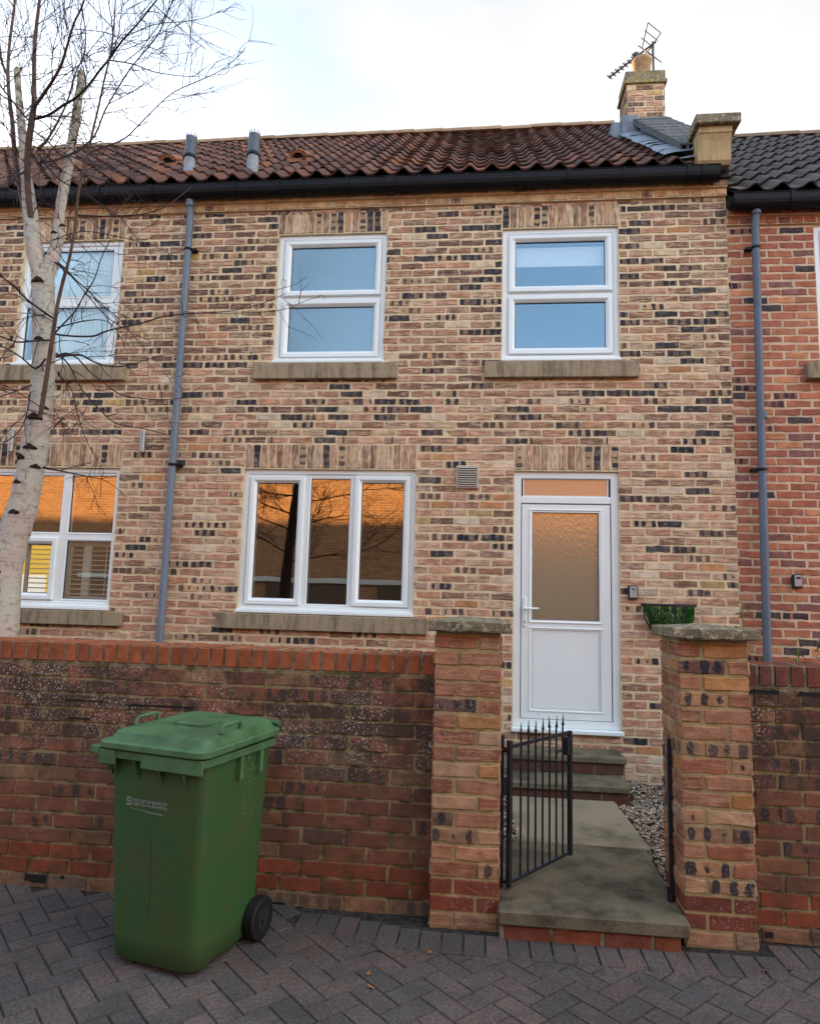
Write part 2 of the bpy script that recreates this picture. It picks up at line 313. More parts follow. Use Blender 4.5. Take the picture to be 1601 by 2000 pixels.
# ------------------------------------------------------------------ mesh helpers
class MB:
    """collects faces, per-face colours and local coordinates, links them as ONE mesh object"""
    def __init__(s): s.v = []; s.f = []; s.mi = []; s.col = []; s.par = []; s.uv = []; s.sm = []
    def add(s, vs, fs, mi=0, col=(1, 1, 1), par=(0, 0, 0), uvs=None, smooth=False):
        b = len(s.v); s.v.extend(tuple(map(float, p)) for p in vs)
        for f in fs:
            s.f.append([b+i for i in f]); s.mi.append(mi); s.col.append(col); s.par.append(par); s.sm.append(smooth)
            s.uv.extend((uvs[i] if uvs else (0, 0, 0)) for i in f)
    def box(s, x0, x1, y0, y1, z0, z1, mi=0, col=(1, 1, 1), bev=0.0, M=None):
        if bev <= 0:
            vs = [(x, y, z) for x in (x0, x1) for y in (y0, y1) for z in (z0, z1)]
            fs = [(0, 1, 3, 2), (4, 6, 7, 5), (0, 4, 5, 1), (2, 3, 7, 6), (0, 2, 6, 4), (1, 5, 7, 3)]
        else:
            b = min(bev, (x1-x0)/2.01, (y1-y0)/2.01, (z1-z0)/2.01)
            vs = []; idx = {}
            X = (x0, x1); Y = (y0, y1); Z = (z0, z1)
            for i in range(2):
                for j in range(2):
                    for k in range(2):
                        sx, sy, sz = (1, -1)[i], (1, -1)[j], (1, -1)[k]
                        idx[i, j, k, 0] = len(vs); vs.append((X[i], Y[j]+sy*b, Z[k]+sz*b))
                        idx[i, j, k, 1] = len(vs); vs.append((X[i]+sx*b, Y[j], Z[k]+sz*b))
                        idx[i, j, k, 2] = len(vs); vs.append((X[i]+sx*b, Y[j]+sy*b, Z[k]))
            fs = []
            for i in range(2):
                q = [idx[i, 0, 0, 0], idx[i, 1, 0, 0], idx[i, 1, 1, 0], idx[i, 0, 1, 0]]; fs.append(q if i else q[::-1])
                q = [idx[0, i, 0, 1], idx[1, i, 0, 1], idx[1, i, 1, 1], idx[0, i, 1, 1]]; fs.append(q[::-1] if i else q)
                q = [idx[0, 0, i, 2], idx[1, 0, i, 2], idx[1, 1, i, 2], idx[0, 1, i, 2]]; fs.append(q if i else q[::-1])
            for i in range(2):
                for j in range(2):
                    q = [idx[i, j, 0, 0], idx[i, j, 1, 0], idx[i, j, 1, 1], idx[i, j, 0, 1]]; fs.append(q if i == j else q[::-1])
                    q = [idx[i, 0, j, 0], idx[i, 1, j, 0], idx[i, 1, j, 2], idx[i, 0, j, 2]]; fs.append(q[::-1] if i == j else q)
                    q = [idx[0, i, j, 1], idx[1, i, j, 1], idx[1, i, j, 2], idx[0, i, j, 2]]; fs.append(q if i == j else q[::-1])
            for i in range(2):
                for j in range(2):
                    for k in range(2):
                        q = [idx[i, j, k, 0], idx[i, j, k, 1], idx[i, j, k, 2]]; fs.append(q if (i+j+k) % 2 else q[::-1])
        if M is not None: vs = [M @ Vector(p) for p in vs]
        s.add(vs, fs, mi, col)
        return s
    def tube(s, pts, rad, n=8, mi=0, col=(1, 1, 1), caps=True, smooth=True):
        P = [Vector(p) for p in pts]
        if isinstance(rad, (int, float)): rad = [rad]*len(P)
        T = []
        for i in range(len(P)):
            t = (P[min(i+1, len(P)-1)]-P[max(i-1, 0)]); T.append(t.normalized() if t.length > 1e-9 else Vector((0, 0, 1)))
        up = Vector((0, 0, 1)) if abs(T[0].z) < 0.9 else Vector((1, 0, 0))
        nrm = (up - T[0]*up.dot(T[0])).normalized()
        vs = []
        for i in range(len(P)):
            nrm = (nrm - T[i]*nrm.dot(T[i])).normalized(); bn = T[i].cross(nrm)
            for k in range(n):
                a = 2*PI*k/n; vs.append(P[i]+(nrm*math.cos(a)+bn*math.sin(a))*rad[i])
        fs = [(i*n+k, i*n+(k+1) % n, (i+1)*n+(k+1) % n, (i+1)*n+k) for i in range(len(P)-1) for k in range(n)]
        s.add(vs, fs, mi, col, smooth=smooth)
        if caps: s.add([vs[k] for k in range(n)], [list(range(n))[::-1]], mi, col); s.add([vs[-n+k] for k in range(n)], [list(range(n))], mi, col)
        return s
    def loft(s, loops, mi=0, col=(1, 1, 1), cap0=True, cap1=True, smooth=False):
        n = len(loops[0]); vs = [p for l in loops for p in l]
        fs = [(i*n+k, i*n+(k+1) % n, (i+1)*n+(k+1) % n, (i+1)*n+k) for i in range(len(loops)-1) for k in range(n)]
        s.add(vs, fs, mi, col, smooth=smooth)
        if cap0: s.add(loops[0], [list(range(n))[::-1]], mi, col)
        if cap1: s.add(loops[-1], [list(range(n))], mi, col)
        return s
    def ring(s, x0, x1, z0, z1, prof, mi=0):
        """a picture-frame ring in the XZ plane; prof = [(inset, y), ...] from the outer back round to the inner back"""
        loops = [[(x0+i, y, z0+i), (x1-i, y, z0+i), (x1-i, y, z1-i), (x0+i, y, z1-i)] for i, y in prof]
        s.loft(loops, mi, cap0=False, cap1=False); return s
    def build(s, name, mats, parent=None, attrs=False):
        me = bpy.data.meshes.new(name); me.from_pydata(s.v, [], s.f)
        if not isinstance(mats, (list, tuple)): mats = [mats]
        for m in mats: me.materials.append(m)
        me.polygons.foreach_set('material_index', s.mi); me.polygons.foreach_set('use_smooth', s.sm)
        if attrs:
            ln = np.array([len(f) for f in s.f])
            a = me.attributes.new('bcol', 'FLOAT_COLOR', 'CORNER'); c = np.repeat(np.array(s.col, float), ln, axis=0)
            a.data.foreach_set('color', np.hstack([c, np.ones((len(c), 1))]).ravel())
            a = me.attributes.new('bpar', 'FLOAT_COLOR', 'CORNER'); c = np.repeat(np.array(s.par, float), ln, axis=0)
            a.data.foreach_set('color', np.hstack([c, np.ones((len(c), 1))]).ravel())
            a = me.attributes.new('buv', 'FLOAT_VECTOR', 'CORNER'); a.data.foreach_set('vector', np.array(s.uv, float).ravel())
        me.update()
        o = bpy.data.objects.new(name, me); C.objects.link(o)
        if parent:
            o.parent = parent; o.matrix_parent_inverse = parent.matrix_world.inverted()
        return o

def tag(o, label=None, cat=None, group=None, kind=None):
    for k, v in (('label', label), ('category', cat), ('group', group), ('kind', kind)):
        if v: o[k] = v
    return o
def thing(name, label, cat, loc=(0, 0, 0), rz=0.0, group=None):
    o = bpy.data.objects.new(name, None); C.objects.link(o); o.location = loc; o.rotation_euler = (0, 0, rz); o.empty_display_size = 0.1
    o.matrix_world = Matrix.Translation(loc) @ Matrix.Rotation(rz, 4, 'Z')
    return tag(o, label, cat, group)

# ---- bricks laid one by one on a wall plane.  O origin, U along, V up, Nn outward
def brick(mb, O, U, V, Nn, u0, u1, v0, v1, col, par, mi=0, proud=0.005, vertical=False, rough=0.0025):
    if u1-u0 < 0.012 or v1-v0 < 0.012: return
    sd = random.random()*50
    cu, cv = (u0+u1)/2, (v0+v1)/2
    nu = max(1, min(5, int((u1-u0)/0.045))); nv = max(1, min(4, int((v1-v0)/0.045)))
    o = []
    for i in range(nu): o.append((u0+(u1-u0)*i/nu, v0))
    for i in range(nv): o.append((u1, v0+(v1-v0)*i/nv))
    for i in range(nu): o.append((u1-(u1-u0)*i/nu, v1))
    for i in range(nv): o.append((u0, v1-(v1-v0)*i/nv))
    J = [(a+random.gauss(0, rough), b+random.gauss(0, rough*0.8)) for a, b in o]
    tl = random.gauss(0, 0.0012)
    pr = proud+random.uniform(-0.0015, 0.002)
    ins = 0.003+rough*0.6
    outer = []; inner = []; uo = []; ui = []
    for a, b in J:
        outer.append(O+U*a+V*b-Nn*0.006)
        a2 = cu+(a-cu)*max(0.2, 1-2*ins/max(u1-u0, .02)); b2 = cv+(b-cv)*max(0.2, 1-2*ins/max(v1-v0, .02))
        inner.append(O+U*a2+V*b2+Nn*(pr+tl*(1 if a > cu else -1)))
        la, lb = (b-cv, a-cu) if vertical else (a-cu, b-cv)
        uo.append((la, lb, sd)); la, lb = (b2-cv, a2-cu) if vertical else (a2-cu, b2-cv); ui.append((la, lb, sd))
    n = len(o)
    mb.add(outer+inner, [(k, (k+1) % n, n+(k+1) % n, n+k) for k in range(n)]+[tuple(range(n, 2*n))], mi, col, par, uo+ui)

PAL_FACE = [  # weight, colour, streak, blotch, burnt
    (24, (0.45, 0.237, 0.140), 0.75, 0, 0.05), (20, (0.35, 0.172, 0.100), 0.75, 0, 0.1), (14, (0.20, 0.106, 0.067), 0.7, 0, 0.3), (8, (0.52, 0.348, 0.205), 0.9, 0, 0),
    (12, (0.47, 0.303, 0.167), 0.4, 1, 0), (8, (0.24, 0.146, 0.093), 0.4, 1, 0.3), (8, (0.17, 0.121, 0.093), 0.25, 1, 0.5), (3, (0.09, 0.079, 0.070), 0.3, 0.5, 0.9),
    (4, (0.62, 0.495, 0.316), 0.25, 0, 0), (2, (0.50, 0.333, 0.130), 0.2, 0.15, 0), (0.4, (0.50, 0.232, 0.093), 0.1, 0, 0), (11, (0.42, 0.268, 0.158), 1.0, 0, 0.35)]
PAL_LOW = [
    (32, (0.51, 0.278, 0.177), 0.65, 0, 0), (20, (0.44, 0.217, 0.135), 0.6, 0, 0), (7, (0.27, 0.146, 0.093), 0.6, 0, 0.25), (13, (0.56, 0.364, 0.242), 0.7, 0, 0),
    (12, (0.52, 0.333, 0.205), 0.3, 1, 0), (5, (0.28, 0.172, 0.116), 0.3, 1, 0.3), (3, (0.16, 0.121, 0.102), 0.25, 1, 0.6), (1, (0.10, 0.086, 0.079), 0.3, 0.5, 0.85),
    (6, (0.62, 0.495, 0.358), 0.25, 0, 0), (0.7, (0.50, 0.343, 0.149), 0.2, 0.15, 0), (2, (0.54, 0.258, 0.112), 0.1, 0, 0), (9, (0.47, 0.293, 0.186), 1.0, 0, 0.2)]
PAL_CORB = [(5, (0.577, 0.369, 0.189), .4, 0, 0), (3, (0.515, 0.281, 0.146), .4, 0, 0), (2, (0.618, 0.446, 0.241), .3, 0, 0), (1, (0.340, 0.194, 0.112), .5, .5, .2)]
PAL_SOLD = [(8, (0.474, 0.281, 0.163), 1.0, 0, 0.1), (5, (0.556, 0.388, 0.232), 1.0, 0, 0), (3, (0.309, 0.175, 0.103), .9, 0, .2), (3, (0.453, 0.301, 0.172), .3, 1, 0), (2, (0.154, 0.107, 0.086), .3, 1, .6)]
PAL_RED = [(30, (0.46, 0.165, 0.09), 0.25, 0, 0), (22, (0.40, 0.13, 0.08), 0.3, 0, 0), (12, (0.52, 0.22, 0.11), 0.25, 0, 0), (12, (0.28, 0.12, 0.105), 0.35, 0, 0.2), (4, (0.09, 0.07, 0.07), 0.2, 0, 0.7), (3, (0.3, 0.12, 0.08), .2, 1, 0)]
PAL_WALL = [(26, (0.27, 0.092, 0.052), 0.25, 0, 0.05), (18, (0.21, 0.070, 0.045), 0.3, 0, 0.12), (12, (0.31, 0.125, 0.062), 0.25, 0, 0), (20, (0.25, 0.090, 0.052), 0.15, 1, 0.05), (4, (0.15, 0.075, 0.055), 0.2, 0, 0.4), (4, (0.29, 0.15, 0.08), 0.3, 0, 0)]
PAL_SMOOTH = [(3, (0.30, 0.066, 0.026), 0.03, 0, 0), (3, (0.275, 0.058, 0.023), 0.03, 0, 0)]
PAL_COP = [(4, (0.31, 0.088, 0.034), 0.03, 0, 0), (3, (0.28, 0.078, 0.030), 0.03, 0, 0), (2, (0.33, 0.10, 0.038), 0.05, 0, 0)]
PAL_PLINTH = [(4, (0.32, 0.165, 0.095), 0.4, 0, 0), (3, (0.30, 0.19, 0.11), 0.3, 0.7, 0.2), (2, (0.28, 0.18, 0.12), 0.5, 0, 0.2)]
PAL_PIER = [(20, (0.40, 0.175, 0.098), 0.5, 0, 0.1), (16, (0.33, 0.115, 0.063), 0.5, 0, 0.1), (9, (0.46, 0.275, 0.16), 0.4, 0, 0), (10, (0.40, 0.215, 0.11), 0.2, 1, 0.1), (5, (0.22, 0.10, 0.07), 0.4, 1, 0.4), (6, (0.46, 0.215, 0.075), 0.2, 0, 0)]
def pick(pal):
    t = random.uniform(0, sum(p[0] for p in pal))
    for p in pal:
        t -= p[0]
        if t <= 0: break
    j = random.gauss(1, 0.09); h = random.gauss(0, 0.03)
    col = tuple(max(0.01, c*j*(1+h*s)) for c, s in zip(p[1], (1, 0, -1)))
    return col, (min(1, p[2]*random.uniform(0.6, 1.3)), p[3]*random.uniform(0.75, 1), min(1, p[4]*random.uniform(0.6, 1.2)))

def lay(mb, O, U, V, Nn, u0, u1, v0, v1, holes=(), pal=PAL_FACE, pitch=0.225, ch=0.075, vstart=None, joint=0.010, proud=0.004, mi=0, rough=0.0025, off=0.0, palf=None):
    v = v0 if vstart is None else vstart
    row = 0
    while v < v1-0.01:
        a, b = v+joint/2, v+ch-joint/2
        w = u0+off-(pitch/2 if row % 2 else 0)-pitch
        w += random.uniform(-0.008, 0.008)
        while w < u1:
            x0, x1 = w+joint/2, w+pitch-joint/2
            segs = [(max(x0, u0), min(x1, u1))]
            for h in holes:
                if h[2] < (a+b)/2 < h[3]:
                    ns = []
                    for p, q in segs:
                        if q <= h[0] or p >= h[1]: ns.append((p, q))
                        else:
                            if p < h[0]: ns.append((p, h[0]-0.004))
                            if q > h[1]: ns.append((h[1]+0.004, q))
                    segs = ns
            for p, q in segs:
                if q-p > 0.02:
                    aa, bb = a+random.gauss(0, 0.0012), min(b, v1-0.002)+random.gauss(0, 0.0012)
                    q_ = palf(v) if palf else pal; c, pr = pick(q_); rg = rough*(.4 if q_ is PAL_SMOOTH else 1)
                    brick(mb, O, U, V, Nn, p+random.gauss(0, .0015), q+random.gauss(0, .0015), aa, bb, c, pr, mi, proud, rough=rg)
            w += pitch
        v += ch; row += 1

def soldiers(mb, O, U, V, Nn, u0, u1, v0, v1, pal=PAL_FACE, mi=0, w=0.075, proud=0.004, rough=0.0025):
    n = max(1, round((u1-u0)/w)); st = (u1-u0)/n
    for k in range(n):
        c, pr = pick(pal); brick(mb, O, U, V, Nn, u0+k*st+0.0065, u0+(k+1)*st-0.0065, v0+0.004, v1-0.005, c, pr, mi, proud, vertical=True, rough=rough)

def plane_holes(mb, O, U, V, u0, u1, v0, v1, holes, mi=1):
    us = sorted({u0, u1, *[min(max(h[i], u0), u1) for h in holes for i in (0, 1)]}); vs = sorted({v0, v1, *[min(max(h[i], v0), v1) for h in holes for i in (2, 3)]})
    for a, b in zip(us, us[1:]):
        for c, d in zip(vs, vs[1:]):
            mu, mv = (a+b)/2, (c+d)/2
            if any(h[0] < mu < h[1] and h[2] < mv < h[3] for h in holes): continue
            mb.add([O+U*a+V*c, O+U*b+V*c, O+U*b+V*d, O+U*a+V*d], [(0, 1, 2, 3)], mi)
X3, Y3, Z3 = Vector((1, 0, 0)), Vector((0, 1, 0)), Vector((0, 0, 1))
# ================================================================== SETTING
TAN = math.tan(math.radians(40)); COS = math.cos(math.radians(40))
g = MB(); g.box(-60, 60, -40, 60, -0.30, -0.045); tag(g.build('ground', MT['soil']), kind='structure')

def paving():
    mb = MB(); cols = [(0.076, 0.063, 0.057), (0.088, 0.073, 0.065), (0.112, 0.076, 0.066), (0.120, 0.078, 0.067), (0.068, 0.059, 0.056), (0.100, 0.073, 0.064)]
    def blk(cx, cy, ang, a=0.1, b=0.05, dz=0.0):
        j = 0.0016; ca, sa = math.cos(ang), math.sin(ang); z = random.gauss(0, 0.0008)+dz; tx, ty = random.gauss(0, .006), random.gauss(0, .006)
        def P(u, v, zz):
            return (cx+ca*u-sa*v, cy+sa*u+ca*v, zz+z+tx*u+ty*v)
        A, B = a-j, b-j; i = 0.0035
        lo = [P(-A, -B, -0.012), P(A, -B, -0.012), P(A, B, -0.012), P(-A, B, -0.012)]
        hi = [P(-A+i, -B+i, 0), P(A-i, -B+i, 0), P(A-i, B-i, 0), P(-A+i, B-i, 0)]
        c = random.choice(cols); q = random.uniform(0.88, 1.12); c = tuple(x*q for x in c)
        mb.add(lo+hi, [(0, 1, 5, 4), (1, 2, 6, 5), (2, 3, 7, 6), (3, 0, 4, 7), (4, 5, 6, 7)], 0, c)
    A45 = PI/4; c, s = math.cos(A45), math.sin(A45)
    def wpos(u, v): return c*u-s*v, s*u+c*v
    for i in range(-130, 130):
        for j in range(-40, 40):
            # 90 degree herringbone cell, turned 45 degrees to the wall
            for kind in (0, 1):
                u = (i+2*j*1.0)*0.1; v = (i-2*j*1.0)*0.1
                if kind == 0: cu, cv, an = u+0.1, v+0.05, 0.0
                else: cu, cv, an = u+0.05, v+0.2-0.0, PI/2
                if kind == 1: cu, cv = u+0.05-0.0, v+0.1+0.1
                x, y = wpos(cu, cv)
                if -5.4 < x < 4.6 and 0.0 < y < (3.62 if x < -0.86 else (3.30 if -.3 < x < 1.25 else 3.39)): blk(x, y, an+A45, dz=(-.0055 if y > 3.13 and x > -.92 else 0))
    # soldier row of setts beside the wall, piers and gateway
    x = -0.80
    while x < 4.5:
        yc = 3.345 + max(0, min(1, (-0.25-x)/0.4))*0.09 + (.12 if x > 1.30 else 0)
        blk(x, yc, PI/2); x += 0.1
    mb.box(-6, 5, -0.5, 3.66, -0.045, -0.0085, 1)
    return mb.build('paving', [MT['paving'], mat_plain('joint_sand', (0.042, 0.037, 0.034), 0.95, 0.1, var=0.5, scale=40)], attrs=True)
tag(paving(), kind='structure')
rd = MB(); rd.box(-40, 40, -7.0, -0.5, -0.045, -0.012); rd.box(-40, -6, -0.5, 3.6, -0.045, -0.012); rd.box(5, 40, -0.5, 3.6, -0.045, -0.012)
tag(rd.build('road', mat_plain('asphalt', (0.055, 0.052, 0.052), 0.9, 0.3, var=0.3, scale=60)), kind='structure')

# ------------------------------------------------------------------ roofs
def pantiles(mb, x0, x1, ye, ze, ncol_w=0.21, gauge=0.325, nc=15, cols=((0.2, 0.085, 0.055),), amp=0.026, skip=None):
    U = X3; V = Vector((0, COS, math.sin(math.radians(40)))); Nn = Vector((0, -math.sin(math.radians(40)), COS)); O = Vector((0, ye, ze))
    n0 = math.floor(x0/ncol_w); n1 = math.ceil(x1/ncol_w); K = 9
    def h(t):  # roll and trough
        return amp*(math.cos(2*PI*(t-0.30))+0.25*math.cos(4*PI*(t-0.32)))
    for r in range(nc):
        for ci in range(n0, n1):
            a0 = ci*ncol_w; jl = random.gauss(0, 0.003); jv = random.gauss(0, 0.006)
            col = random.choice(cols); q = random.gauss(1, 0.14); col = tuple(max(.01, c*q) for c in col)
            us = [a0+ncol_w*k/(K-1) for k in range(K)]
            if us[-1] > x1+0.02 or us[0] < x0-0.02:
                us = [min(max(u, x0), x1) for u in us]
                if us[-1]-us[0] < 0.02: continue
            vlo, vhi = r*gauge-0.02+jv, (r+1)*gauge+0.03
            lo = [O+U*u+V*vlo+Nn*(h((u-a0)/ncol_w)+0.030+jl) for u in us]
            hi = [O+U*u+V*vhi+Nn*(h((u-a0)/ncol_w)+0.004) for u in us]
            lb = [p-Nn*0.015 for p in lo]
            mb.add(lo+hi, [(k, k+1, K+k+1, K+k) for k in range(K-1)], 0, col, smooth=True)
            mb.add(lb+lo, [(k, k+1, K+k+1, K+k) for k in range(K-1)], 0, tuple(c*0.8 for c in col), smooth=False)
            if r == 0: mb.add(lb+[p+V*0.2 for p in lb], [(k+1, k, K+k, K+k+1) for k in range(K-1)], 0, tuple(c*0.5 for c in col))
def roof(parent, x0, x1, ze, cols, mat, gauge=0.325, nc=15, tx0=None, tx1=None, amp=0.026, w=0.21, rcol=(0.30, 0.19, 0.11)):
    mb = MB(); ye = 6.03
    pantiles(mb, tx0 if tx0 is not None else x0, tx1 if tx1 is not None else x1, ye, ze, w, gauge, nc, cols, amp)
    yr = ye+nc*gauge*COS; zr = ze+nc*gauge*math.sin(math.radians(40))
    e = 0.035
    mb.add([(x0, ye+.05, ze-e+.04), (x1, ye+.05, ze-e+.04), (x1, yr, zr-e), (x0, yr, zr-e)], [(0, 1, 2, 3)], 1)
    zb = ze-0.05
    yb = 2*yr-ye
    mb.add([(x0, yr, zr-e), (x1, yr, zr-e), (x1, yb, zb), (x0, yb, zb)], [(0, 1, 2, 3)], 1, cols[0])
    mb.add([(x0, ye+.05, zb), (x0, yr, zr-e), (x0, yb, zb)], [(0, 1, 2)], 1); mb.add([(x1, ye+.05, zb), (x1, yr, zr-e), (x1, yb, zb)], [(2, 1, 0)], 1)
    o = mb.build('roof', [mat, MT['dark']], parent, attrs=True)
    rb = MB(); x = (tx0 if tx0 is not None else x0)
    xe = tx1 if tx1 is not None else x1
    while x < xe:
        l = min(0.45, xe-x); q = random.gauss(1, .1); hz = random.gauss(0, .006)
        arc = lambda xx, r: [(xx, yr-r*math.cos(PI*k/8), zr+hz-0.03+r*0.85*math.sin(PI*k/8)) for k in range(9)]
        a, b = arc(x, .115), arc(x+l+.02, .125); ai, bi = arc(x, .10), arc(x+l+.02, .11)
        rb.loft([ai, a, b, bi], 0, tuple(c*q for c in rcol), cap0=False, cap1=False, smooth=False)
        x += 0.45
    rb.build('ridge', mat_ridge, o, attrs=True)
    return o, yr, zr
mat_ridge = mat_attr('ridge_tile_clay', moss=0.75, mosscol=(0.16, 0.13, 0.035), msc=7)
TC = ((0.135, 0.066, 0.050), (0.115, 0.060, 0.048), (0.155, 0.074, 0.053), (0.095, 0.055, 0.047), (0.125, 0.064, 0.052), (0.19, 0.082, 0.048), (0.085, 0.052, 0.047), (0.12, 0.065, 0.053))
GC = ((0.046, 0.034, 0.033), (0.056, 0.040, 0.038), (0.038, 0.031, 0.032), (0.070, 0.046, 0.042))
def gutter(parent, x0, x1, zt, clips, endcap=True, name='gutter'):
    mb = MB(); yc, ry, rz = 6.088, 0.066, 0.125
    def prof(x, k=0.0):
        o = [(x, yc-(ry+k)*math.cos(PI*i/10)**1 if True else 0, zt-(rz+k)*(math.sin(PI*i/10)**0.62)) for i in range(11)]
        return o
    def sec(x, k=0): 
        return prof(x, k)+[(x, y2, z2+0.004) for (_, y2, z2) in prof(x, k-0.005)[::-1]]
    mb.loft([sec(x0), sec(x1)], smooth=False)
    mb.tube([(x0, yc-ry-.001, zt), (x1, yc-ry-.001, zt)], 0.0055, 8)
    if endcap: mb.loft([prof(x1-0.002, 0.003), prof(x1+0.006, 0.003)]); mb.tube([(x1+.001, yc, zt-.06), (x1+.012, yc, zt-.06)], 0.022, 10)
    o = mb.build(name, MT['gutter'], parent)
    for cx, w in clips:
        cb = MB(); cb.loft([prof(cx-w/2, 0.009)+prof(cx-w/2, -.001)[::-1], prof(cx+w/2, 0.009)+prof(cx+w/2, -.001)[::-1]])
        cb.box(cx-w/3, cx+w/3, yc+0.04, 6.16, zt-.10, zt-.02); cb.box(cx-w/4, cx+w/4, yc-.012, yc+.012, zt-rz-.018, zt-rz+.002)
        cb.build('gutter_bracket', MT['gutter'], o)
    return o
def downpipe(parent, x, ztop, zbot, clips, mat, lean=0.0, r=0.034):
    y = FA-0.055; mb = MB()
    mb.tube([(x, y-0.035, ztop), (x, y-.03, ztop-.06), (x, y, ztop-.16), (x+lean*.5, y, (ztop+zbot)/2), (x+lean, y, zbot)], r, 14)
    mb.tube([(x, y-0.035, ztop+.005), (x, y-.033, ztop-.075)], r+.007, 14)
    o = mb.build('downpipe', mat, parent)
    for z in clips:
        c = MB(); t = (ztop-z)/(ztop-zbot)*lean
        c.tube([(x+t, y, z-.013), (x+t, y, z+.013)], r+.004, 14); c.box(x+t+.02, x+t+.085, y-.004, FA, z-.012, z+.012) if x < 0 else c.box(x+t-.085, x+t-.02, y-.004, FA, z-.012, z+.012)
        c.build('pipe_clip', MT['gutter'], o)
    for z in (ztop-1.95,):
        c = MB(); c.tube([(x+.0, y, z-.03), (x, y, z+.03)], r+.004, 14); c.build('pipe_joint', mat, o)
    return o

# ------------------------------------------------------------------ windows
def rect_plate(mb, x0, x1, z0, z1, y, holes, mi=0): plane_holes(mb, Vector((0, y, 0)), X3, Z3, x0, x1, z0, z1, holes, mi)
def room(parent, x0, x1, z0, z1, y, d=1.7):
    mb = MB(); m_ = .75 if x1-x0 > 1.5 and x0 < -4 else .25; a, b, c, e = x0-m_, x1+.25, z0-.5, z1+.2
    vs = [(x, yy, z) for x in (a, b) for yy in (y, y+d) for z in (c, e)]
    mb.add(vs, [(0, 2, 3, 1), (4, 5, 7, 6), (0, 4, 6, 2), (1, 3, 7, 5), (2, 6, 7, 3)], 0)
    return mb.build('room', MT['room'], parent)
def window(parent, x0, x1, z0, z1, panes, glass, sill=None, cill=True, label=None):
    F = FA+0.030; mb = MB()
    holes = [(p[1], p[2], p[3], p[4]) for p in panes]
    rect_plate(mb, x0+.04, x1-.04, z0+.04, z1-.04, F+.014, holes)
    rect_plate(mb, x0+.0, x1-.0, z0+.0, z1-.0, F+.075, holes)
    mb.ring(x0, x1, z0, z1, [(0, F+.075), (0, F+.003), (.003, F), (.040, F), (.046, F+.006), (.048, F+.015)])
    for p in panes:
        if p[0] == 'fixed': mb.ring(p[1]-.016, p[2]+.016, p[3]-.016, p[4]+.016, [(0, F+.016), (0, F+.010), (.004, F+.009), (.014, F+.018), (.016, F+.031)])
    o = mb.build('window', MT['upvc'], parent)
    if label: o['label'] = label
    for p in panes:
        k, a, b, c, d = p[:5]; gm = p[5] if len(p) > 5 else glass
        if k == 'sash':
            s = MB(); e = .060; s.ring(a-e, b+e, c-e, d+e, [(0, F+.020), (0, F-.012), (.004, F-.016), (.034, F-.016), (.044, F-.008), (.056, F+.004), (.060, F+.008), (.060, F+.031)])
            s.build('sash', MT['upvc'], o)
        gk = MB(); gk.ring(a-.003, b+.003, c-.003, d+.003, [(0, F+.024), (.008, F+.022), (.008, F+.034)]); gk.build('gasket', MT['gasket'], o)
        gl = MB(); gl.box(a, b, F+.026, F+.032, c, d); gl.build('pane', gm, o)
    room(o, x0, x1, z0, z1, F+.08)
    if cill:
        s = MB(); s.box(x0-.006, x1+.006, FA-.035, F+.05, z0-.030, z0-.001, bev=.006); s.box(x0-.002, x1+.002, FA-.010, F+.05, z0-.0005, z0+.012, bev=.004); s.build('cill', MT['upvc'], o)
        s = MB(); s.box(x0+.01, x1-.01, FA-.012, F+.04, z0-.043, z0-.0305); s.build('cill_shadow_strip', MT['dark'], o)  # dark strip put in as the shadow under the cill
    if sill:
        s = MB(); a, b, c, d = sill; s.box(a, b, FA-.055, FA+.12, c, d, bev=.006); s.build('sill', MT['sill'], o)
    return o

